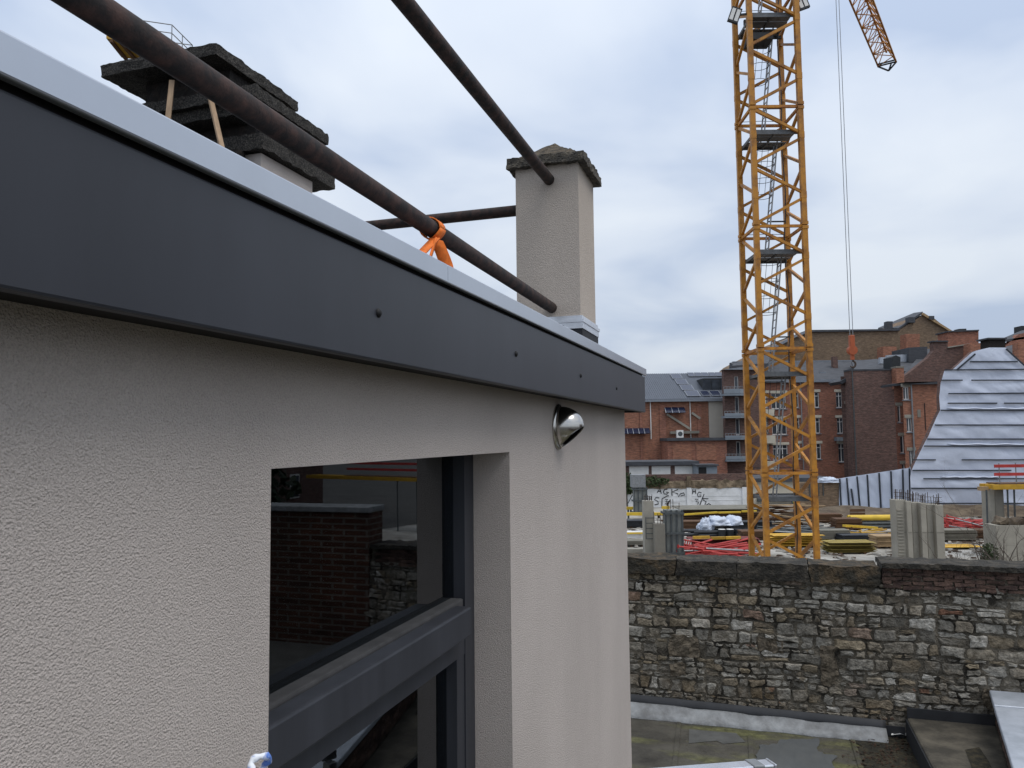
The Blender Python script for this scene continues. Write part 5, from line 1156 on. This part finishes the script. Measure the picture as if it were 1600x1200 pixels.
# ---- house row with white windows (centre)
YC = 88.0
t = thing('window_brick_house', (X(1260, YC), YC, 0), 'red brick apartment house with rows of white framed windows behind the mast', 'building')
xs0, xs1 = X(1176, YC), X(1321, YC)
holes = []
for (u0, u1, dv) in ((1269.5, 1282, 0), (1308.5, 1318.5, 0), (1207, 1230, 2), (1240, 1250, 0)):
    for r_ in range(3):
        if (u0 == 1308.5 and r_ == 2): continue
        holes.append(wh(u0, u1, 612.5+dv+40.3*r_, 637+dv+40.3*r_, YC))
for r_ in range(3): holes.append(wh(1196, 1201.5, 614+40.3*r_, 637+40.3*r_, YC))
holes.append(wh(1309, 1319, 693, 722, YC))
zc0 = Z(597, YC, 1290)
mb = gwall(MB(), xs0, xs1, 0, zc0, YC, holes); mb.add([(xs0, YC, 0), (xs0, YC+9, 0), (xs0, YC+9, zc0), (xs0, YC, zc0)], [(0, 1, 2, 3)]); mb.add([(xs1, YC, 0), (xs1, YC+9, 0), (xs1, YC+9, zc0), (xs1, YC, zc0)], [(0, 1, 2, 3)])
mb.build('wall', 'brick_red', t)
for h in holes: window(t, h, YC, 'cream', 2 if h[1]-h[0] > 1.2 else 1, .74)
MB().box(xs0-.3, xs1+.3, YC-.45, YC-.001, zc0-.02, zc0+.28).build('gutter', 'zinc_gutter', t)
zr = PX(1290, 565, YC+7).z
MB().hexa([(xs0-.3, YC-.4, zc0+.285), (xs1+.3, YC-.4, zc0+.285), (xs1+.3, YC+8, zc0+.285), (xs0-.3, YC+8, zc0+.285), (xs0-.3, YC+6.9, zr), (xs1+6, YC+6.9, zr), (xs1+6, YC+7.4, zr), (xs0-.3, YC+7.4, zr)]).build('roof', 'slate', t)
rf = bpy.data.objects['roof']
MB().box(xs0, xs1+6, YC+6.85, YC+7.45, zr+.003, zr+.14).build('ridge', 'zinc_gutter', t)
p = PX(1306, 578, YC+4); MB().box(p.x-.28, p.x+.28, p.y, p.y+.6, p.z-2.0, PX(1306, 557, YC+4).z).build('chimney', 'brick_dark', t)
for (u, v) in ((1284, 583), (1240, 585)):
    p = PX(u, v, YC+2.5); MB().box(p.x-.35, p.x+.35, p.y-.4, p.y+.6, p.z-.3, p.z+.12).build('skylight', 'zinc_gutter', t)
for r_ in range(4):   # cream loggia bands
    z = Z(640+40.3*r_, YC, 1195); MB().box(X(1182, YC), X(1207, YC), YC-1.0, YC-.002, z-.9, z).build('loggia', 'cream', t)
MB().tube([(X(1253, YC), YC-.15, 0), (X(1253, YC), YC-.15, zc0)], .07, 8).build('downpipe', 'galvanised', t)
MB().box(X(1303, YC), X(1322, YC), YC-.9, YC-.002, Z(689, YC, 1310), Z(683, YC, 1310)).build('porch_roof', 'balcony_grey', t)
# ---- balcony block
YB2 = 86.0
t = thing('balcony_block', (X(1155, YB2), YB2, 0), 'brick apartment block with four stacked grey balconies left of the mast', 'building')
xb0, xb1 = X(1134, YB2), X(1190, YB2); zb1 = Z(577, YB2, 1150); holes = [wh(1150, 1156.5, v, v+26, YB2) for v in (588, 620, 654, 690)]
mb = gwall(MB(), xb0, xb1, 0, zb1, YB2, holes); mb.add([(xb0, YB2, 0), (xb0, YB2+.9, 0), (xb0, YB2+.9, zb1), (xb0, YB2, zb1)], [(0, 1, 2, 3)]); mb.build('wall', 'brick_dark', t)
for h in holes: window(t, h, YB2, None, 0, 0, False)
MB().prism([PX(1130, 577.5, YB2-.6), PX(1192, 577.5, YB2-.6), PX(1192, 571, YB2-.6), PX(1143, 575.5, YB2-.6)], (0, 1.5, 0)).build('roof', 'zinc_gutter', t)
MB().hexa([PX(1143, 575, YB2-.5), PX(1200, 571, YB2-.5), PX(1215, 545, YB2+8), PX(1180, 556, YB2+8)]+[p+Vector((0, 0, .25)) for p in (PX(1143, 575, YB2-.5), PX(1200, 571, YB2-.5), PX(1215, 545, YB2+8), PX(1180, 556, YB2+8))]).build('roof', 'slate', t)
for (v0, v1) in ((605, 618), (643, 653), (678, 687), (710, 721)):
    z0, z1 = Z(v1, YB2-1.4, 1150), Z(v0+2.5, YB2-1.4, 1150); xa, xm, xc = X(1133, YB2-1.4), X(1158, YB2-1.4), X(1168, YB2)
    pl_ = [(xa, YB2-1.4), (xm, YB2-1.5), (xc, YB2-.6), (xc, YB2-.003), (xa, YB2-.003)]
    bl = MB().prism([(x, y, z0) for x, y in pl_], (0, 0, .22)).build('balcony', 'balcony_grey', t)
    for (p, q) in zip(pl_[:3], pl_[1:4]):
        MB().beam((*p, (z0+.225+z1)/2), (*q, (z0+.225+z1)/2), .06, z1-z0-.23).build('parapet_panel', 'balcony_grey', bl)
        MB().beam((*p, z1+.22), (*q, z1+.22), .05).build('handrail', 'galvanised', bl)
    for k in range(6): x = xa+(xm-xa)*k/5; MB().beam((x, YB2-1.42, z1), (x, YB2-1.42, z1+.22), .04).build('post', 'galvanised', bl)
# ---- brown gable behind
YD = 99.0
t = thing('brown_gable_house', (X(1330, YD), YD, 0), 'large brown brick building with flat dark coping behind the row', 'building')
pprism('wall', [(1150, 580), (1170, 562), (1243, 524), (1262, 518.5), (1405, 516), (1405, 790), (1150, 790)], YD, 12, 'brick_brown', t)
pprism('coping', [(1262, 518.8), (1262, 515.5), (1406, 513.8), (1406, 516.5)], YD-.3, 12.6, 'slate', t)
pprism('verge', [(1148, 580), (1170, 561), (1243, 523), (1261, 517), (1261, 520), (1243, 527), (1172, 565), (1152, 582)], YD-.4, .39, 'zinc_gutter', t)
pprism('gable_wall', [(1395, 530), (1404, 516.2), (1442, 492), (1458, 496), (1488, 520), (1490, 790), (1395, 790)], YD+12.1, 10, 'brick_brown', t)
A1, A2, A3 = PX(1442, 490, YD+12), PX(1404, 515.5, YD+12), PX(1372, 515, YD+30); A4 = PX(1428, 491.5, YD+30)
MB().hexa([A2, A1, A4, A3]+[p+Vector((0, 0, .3)) for p in (A2, A1, A4, A3)]).build('roof', 'slate', t)
pprism('verge', [(1441, 491.5), (1443, 488.5), (1490, 518), (1488, 520)], YD+11.7, .38, 'timber_pale', t)
for (u0, u1, v0, v1) in ((1386, 1395, 502, 514), (1420, 1430, 495.5, 504), (1452, 1460, 493.5, 499)): pprism('vent_stack', [(u0, v0), (u1, v0), (u1, v1), (u0, v1)], YD+11.6-(0 if u0 > 1400 else -4), 1, 'slate', t)
# ---- dark party wall block
YE = 80.0
t = thing('dark_brick_house', (X(1365, YE), YE, 0), 'tall windowless dark brick party wall with slit windows on its left edge', 'building')
holes = [wh(u0, u0+5, v0, v1, YE+1.5) for (u0, v0, v1) in ((1324, 631, 651), (1326, 682, 698), (1327, 720, 735))]
zE = Z(579, YE, 1370)
mb = gwall(MB(), X(1317, YE+1.5), X(1332, YE+1.5)+.4, 0, Z(588, YE+1.5, 1325), YE+1.5, holes); mb.build('stair_wall', 'brick_dark', t)
for h in holes: window(t, h, YE+1.5, 'concrete', 0, 0, False)
MB().box(X(1332, YE), X(1412, YE), YE, YE+1.45, 0, zE).build('wall', 'brick_dark', t)
MB().box(X(1331, YE), X(1412, YE), YE-.06, YE+1.4, zE+.003, zE+.16).build('coping', 'slate', t)
pprism('eave', [(1312, 596), (1330, 587), (1331, 591), (1316, 600)], YE+1.0, 3, 'slate', t)
MB().tube([(X(1335, YE), YE-.12, 0), (X(1335, YE), YE-.12, zE)], .06, 6).build('downpipe', 'form_steel', t)
MB().box(X(1405, YE-1), X(1417, YE-1), YE-1, YE, zE-2, Z(576, YE, 1410)).build('chimney', 'brick_orange', t)
MB().box(X(1404.5, YE-1), X(1417.5, YE-1), YE-1.05, YE+.05, Z(576, YE, 1410)+.002, Z(573.5, YE, 1410)).build('chimney_cap', 'concrete_dark', t)
# slate roofs and dormers between
t = thing('slate_roof_house', (X(1440, 90), 90, 0), 'cluster of slate roofs and dark dormer above the party wall', 'building')
def proof(px, Y0, Y1, name, mt): 
    P_ = [PX(u, v, Y0 if i < 2 else Y1) for i, (u, v) in enumerate(px)]; MB().hexa([p-Vector((0, 0, .25)) for p in P_]+P_).build(name, mt, t)
proof([(1336, 580), (1430, 580), (1428, 556), (1330, 564)], 84, 92, 'roof', 'slate')
proof([(1412, 584), (1436, 584), (1466, 545), (1446, 545)], 83, 92, 'roof', 'slate')
pprism('dormer', [(1394, 578), (1394, 558), (1400, 555), (1407, 558), (1407, 578)], 83.5, 2, 'dark_steel', t)
pprism('dormer', [(1420, 570), (1420, 543), (1449, 541.5), (1449, 565)], 88, 4, 'slate', t)
pprism('zinc_panel', [(1386, 566), (1386, 555), (1420, 553.5), (1420, 565)], 88.5, .4, 'lead_grey', t)
pprism('zinc_panel', [(1375, 568), (1375, 558.5), (1385, 558), (1385, 568)], 87.5, .4, 'lead_grey', t)
pprism('wall', [(1330, 790), (1330, 575), (1450, 575), (1450, 790)], 92.2, 2, 'brick_dark', t)
for (u0, u1, v0, v1, Y) in ((1380, 1401, 541.5, 570, 94), (1416.5, 1437, 521.5, 560, 95)): pprism('chimney', [(u0, v1), (u0, v0), (u1, v0), (u1, v1)], Y, 1.6, 'brick_orange', t)
# ---- dark gable to the right and chimneys
t = thing('dark_gable_house', (X(1470, 82), 82, 0), 'dark brick gable stepping up behind the plastic sheeted wall', 'building')
pprism('wall', [(1410, 790), (1410, 590), (1424, 580), (1450, 559), (1459, 548), (1459, 534), (1481, 534), (1481, 543.5), (1515, 538), (1520, 536), (1560, 536), (1560, 790)], 82, .8, 'brick_dark', t)
pprism('coping', [(1458, 534), (1458, 532), (1482, 532), (1482, 534)], 81.8, 1.2, 'slate', t)
pprism('coping', [(1481.5, 543.6), (1481.5, 541.8), (1516, 536.3), (1516, 538)], 81.8, 1.2, 'concrete', t)
pprism('chimney', [(1481, 545), (1481, 519), (1529, 516.5), (1529, 545)], 90.5, 2.2, 'brick_red', t)
pprism('chimney_cap', [(1480, 519), (1480, 517), (1530, 515), (1530, 517)], 90.3, 2.6, 'slate', t)
pprism('vent_stack', [(1498, 517.9), (1498, 513.8), (1510, 513.4), (1510, 517.4)], 91, 1, 'dark_steel', t)
pprism('chimney', [(1516, 560), (1516, 536.5), (1545, 535.5), (1545, 560)], 80, 1.2, 'brick_orange', t)
proof([(1452, 540), (1482, 538), (1482, 522), (1476, 522)], 93, 99, 'roof', 'slate')
t = thing('right_roof_house', (X(1590, 78), 78, 0), 'red brick house with slate roof at the right edge above the sheeting', 'building')
pprism('wall', [(1548, 790), (1548, 543), (1572, 540), (1592, 522), (1660, 508), (1660, 790)], 86, .8, 'brick_red', t)
proof([(1556, 533), (1640, 520), (1650, 500), (1592, 518)], 86, 92, 'roof', 'slate')
pprism('chimney', [(1546, 556), (1546, 530), (1571, 530), (1571, 556)], 72, 1.4, 'soot_brick', t)
pprism('chimney_cap', [(1543.5, 530), (1543.5, 527.5), (1573.5, 527.5), (1573.5, 530)], 71.8, 1.8, 'slate', t)
pprism('wall', [(1591, 790), (1591, 535), (1680, 535), (1680, 790)], 68, .8, 'brick_orange', t)
proof([(1566, 566), (1592, 560), (1592, 537), (1572, 541)], 69, 74, 'roof', 'slate')
pprism('chimney', [(1596, 520), (1596, 509), (1610, 509), (1610, 520)], 92.5, 1.4, 'dark_steel', t)
# ---- red brick narrow house with flat roof
YF = 72.0
t = thing('flat_roof_brick_house', (X(1434, YF), YF, 0), 'narrow red brick house with flat dark roof and slim white windows', 'building')
holes = [wh(1414.5, 1423.5, 604.5, 624.5, YF), wh(1417.5, 1426, 653, 675, YF), wh(1419, 1427, 704, 730, YF)]
mb = gwall(MB(), X(1413, YF), X(1474, YF), 0, Z(600, YF, 1440), YF, holes); mb.build('wall', 'brick_orange', t)
for h in holes: window(t, h, YF, 'concrete', 1, 0)
h2 = [wh(1404, 1409, 634, 660, YF+1.5), wh(1406, 1412, 681, 708, YF+1.5), wh(1407, 1412, 725, 745, YF+1.5)]
mb = gwall(MB(), X(1400, YF+1.5), X(1413, YF+1.5)+.5, 0, Z(603, YF+1.5, 1406), YF+1.5, h2); mb.build('wall', 'brick_red', t)
for h in h2: window(t, h, YF+1.5, 'concrete', 0, 0)
MB().prism([PX(1395, 600, YF+1.2), PX(1396, 603.5, YF+1.2), PX(1415, 600.5, YF-.4), PX(1474, 600, YF-.4), PX(1474, 596, YF-.4), PX(1414, 597, YF-.4)], (0, 2.5, 0)).build('roof_edge', 'slate', t)
MB().tube([(X(1426.5, YF), YF-.1, 0), (X(1426.5, YF), YF-.1, Z(601, YF, 1426))], .07, 6).build('downpipe', 'galvanised', t)
for (u, v0, v1) in ((1435, 640, 652), (1446, 630, 672)): MB().box(X(u, YF), X(u+1.5 if u > 1440 else u+5, YF), YF-.03, YF-.002, Z(v1, YF, u), Z(v0, YF, u)).build('wall_patch', 'rust' if u > 1440 else 'concrete_dark', t)
# ---- left brick building with metal roof
YA = 89.0
t = thing('metal_roof_building', (X(1060, YA), YA, 0), 'long brick building with grey metal roof and solar panels at left', 'building')
ze = Z(627, YA, 1060); xa, xb = X(940, YA), X(1140, YA)
MB().box(xa, xb, YA, YA+10, 0, ze).build('wall', 'brick_orange', t)
zr = PX(1060, 583.5, YA+8).z; zr2 = PX(1140, 583, YA+8).z
MB().hexa([(xa, YA-.4, ze+.003), (xb+2, YA-.4, ze+.003), (xb+2, YA+8.5, ze+.003), (xa, YA+8.5, ze+.003), (xa, YA-.4, ze+.25), (xb+2, YA-.4, ze+.25), (xb+2, YA+8, zr), (xa, YA+8, zr)]).build('roof', 'metal_roof', t)
sl_ = (zr-ze-.25)/8.4
def onroof(x, s_, up=.05): return Vector((x, YA-.4+8.4*s_, ze+.25+(zr-ze-.25)*s_+up))
for k in range(70):
    x = xa+(xb+2-xa)*k/69
    if k % 1 == 0: MB().beam(onroof(x, .0, .02), onroof(x, 1, .02), .05, .06).build('roof_seam', 'metal_roof', t)
def spanel(x0, x1, s0, s1, parent=None):
    P_ = [onroof(x0, s0, .10), onroof(x1, s0, .10), onroof(x1, s1, .10), onroof(x0, s1, .10)]
    o = MB().hexa(P_+[p+Vector((0, -.02, .05)) for p in P_]).build('solar_panel', 'solar_frame', t)
    c = sum(P_, Vector())/4; Q_ = [c+(p-c)*.94+Vector((0, -.025, .056)) for p in P_]; MB().add(Q_, [(0, 1, 2, 3)]).build('cells', 'solar', o)
for k in range(4):
    s0 = .06+.225*k
    spanel(X(1076-2*k, YA), X(1097-3.5*k, YA), s0, s0+.20)
for k in range(6): spanel(X(1078+11*k, YA+7), X(1088+11*k, YA+7), .83, .985)
spanel(X(1100, YA), X(1113, YA), .06, .24); spanel(X(1115, YA), X(1130, YA), .06, .24)
MB().box(X(1098, YA+3), X(1142, YA+3), YA+2.3, YA+6, onroof(0, .28).z, Z(591, YA+2.3, 1120)).build('dormer', 'dark_steel', t)
for k in range(3): MB().box(X(1100+14*k, YA+2.3), X(1112.5+14*k, YA+2.3), YA+2.24, YA+2.295, Z(609, YA+2.3, 1120), Z(593.5, YA+2.3, 1120)).build('dormer_pane', 'pane_far', t)
MB().box(xa, xb, YA-.55, YA-.402, ze-.05, ze+.2).build('gutter', 'zinc_gutter', t)
for u in (1017, 1079): MB().tube([(X(u, YA), YA-.14, Z(686, YA, u)), (X(u, YA), YA-.14, ze-.02)], .06, 6).build('downpipe', 'white_paint', t)
for (u0, u1) in ((1000, 1004), (1031, 1041), (1090, 1097)): MB().box(X(u0, YA), X(u1, YA), YA-.12, YA-.001, 0, ze-.3).build('pilaster', 'brick_red', t)
MB().box(X(1108, YA), X(1134, YA), YA-.20, YA-.001, Z(686, YA, 1120), ze-.06).build('beige_panel', 'beige_panel', t)
def awning(u0, u1, v0, v1, n):
    x0, x1 = X(u0, YA-.6), X(u1, YA-.6); w_ = (x1-x0)/n
    for k in range(n):
        o = MB().hexa([(x0+w_*k+.03, YA-.85, Z(v1, YA-.8)), (x0+w_*(k+1)-.03, YA-.85, Z(v1, YA-.8)), (x0+w_*(k+1)-.03, YA-.15, Z(v0, YA)), (x0+w_*k+.03, YA-.15, Z(v0, YA)), (x0+w_*k+.03, YA-.88, Z(v1, YA-.8)+.05), (x0+w_*(k+1)-.03, YA-.88, Z(v1, YA-.8)+.05), (x0+w_*(k+1)-.03, YA-.18, Z(v0, YA)+.05), (x0+w_*k+.03, YA-.18, Z(v0, YA)+.05)]).build('solar_awning', 'solar', t)
        MB().beam((x0+w_*k+.0, YA-.86, Z(v1, YA-.8)), (x0+w_*k, YA-.15, Z(v0, YA)), .06).build('frame', 'solar_frame', o)
awning(1041, 1072, 635, 643, 3); awning(972, 1016, 667, 675, 5)
for (p, q) in (((1042, 647), (1078, 670)), ((1081, 645), (1094, 654))): MB().beam(PX(*p, YA-.2), PX(*q, YA-.2), .15, .25).build('stair_stringer', 'concrete', t)
MB().beam(PX(1047, 676, YA-.4), PX(1092, 675, YA-.4), .5, .3).build('ledge', 'concrete_dark', t)
t2 = thing('flat_annex', (X(1090, 85), 85, 0), 'flat roofed brick annex below the solar awnings with air conditioner', 'building')
MB().box(X(1043, 85), X(1135, 85), 85, 88.7, 0, Z(688.5, 85, 1090)).build('wall', 'brick_red', t2)
MB().box(X(1041, 85), X(1136, 85), 84.7, 88.8, Z(688.5, 85, 1090)+.002, Z(684, 85, 1090)).build('roof_slab', 'slate', t2)
for (u0, u1) in ((1050, 1080), (1087, 1118)): MB().box(X(u0, 85), X(u1, 85), 84.94, 84.998, Z(719, 85, 1080), Z(694, 85, 1080)).build('blind_panel', 'brick_orange', t2)
zac = Z(684, 85.4, 1063); o = MB().box(X(1058, 85.4), X(1068, 85.4), 85.4, 85.9, zac+.01, zac+.85).build('air_conditioner', 'white_paint', t2)
MB().tube([(X(1063, 85.4), 85.38, zac+.43), (X(1063, 85.4), 85.398, zac+.43)], .26, 16).build('fan_grille', 'form_steel', o)
# garages
t = thing('garage_row', (X(1040, 74), 74, 0), 'row of low garages with three white doors behind the graffiti wall', 'garages')
zg = Z(727, 74, 1040); MB().box(X(960, 74), X(1088, 74), 74, 79, 0, zg).build('wall', 'brick_dark', t)
MB().box(X(958, 74), X(1090, 74), 73.6, 79.2, zg+.002, zg+.38).build('roof', 'slate', t)
for (u0, u1) in ((982, 1012), (1017, 1046), (1053, 1082)): 
    d_ = MB().box(X(u0, 74), X(u1, 74), 73.94, 73.998, Z(751, 74), zg-.06).build('door', 'white_paint', t)
    for k in range(6): x = X(u0, 74)+(X(u1, 74)-X(u0, 74))*(k+.5)/6; MB().box(x-.02, x+.02, 73.925, 73.9395, Z(751, 74), zg-.1).build('rib', 'white_paint', d_)
t = thing('site_cabin', (X(1104, 72), 72, 0), 'small grey site cabin with dark opening right of the garages', 'cabin')
MB().box(X(1088, 72), X(1119, 72), 72, 74, 0, Z(728, 72, 1104)).build('wall', 'balcony_grey', t)
MB().box(X(1086, 72), X(1121, 72), 71.8, 74.2, Z(728, 72, 1104)+.002, Z(725.5, 72, 1104)).build('roof', 'slate', t)
MB().box(X(1090, 72), X(1102, 72), 71.96, 71.998, Z(740, 72), Z(730, 72, 1100)).build('opening', 'gasket', t)
# tree beyond the yard wall, only mirrored in the window
t = thing('evergreen_tree', W(15, 11, -5.6), 'dark evergreen tree beyond the yard wall reflected in window', 'tree')
MB().tube([W(15, 11, -5.6), W(15, 11.1, -3), W(15.1, 11, .5)], [.2, .16, .05], 8).build('trunk', 'bark', t)
mm = MB(); rn = random.Random(77); leaves(mm, W(15, 11, -1.2), 2.2, 2.2, 1.9, 5000, .16, rn); mm.build('crown', 'evergreen', t, fix=False)

# house across the yard, only mirrored in the window
t = thing('brick_terrace', W(30, 27, -5.6), 'dark brick terrace far right, seen only as window reflection', 'building')
MB().wbox(16, 52, 30, 36, -5.7, 5).build('wall', 'brick_dark', t)
for k in range(9):
    for r_ in range(3):
        a0 = 18+k*3.7; z0 = -4.2+r_*3; w_ = MB().wbox(a0, a0+1.1, 29.93, 29.99, z0, z0+1.7).build('window', 'white_paint', t); MB().wbox(a0+.1, a0+1.0, 29.9, 29.928, z0+.1, z0+1.6).build('pane', 'pane_far', w_)
MB().wbox(15.5, 52.5, 29.4, 36.5, 5.003, 5.5).build('roof', 'slate', t)
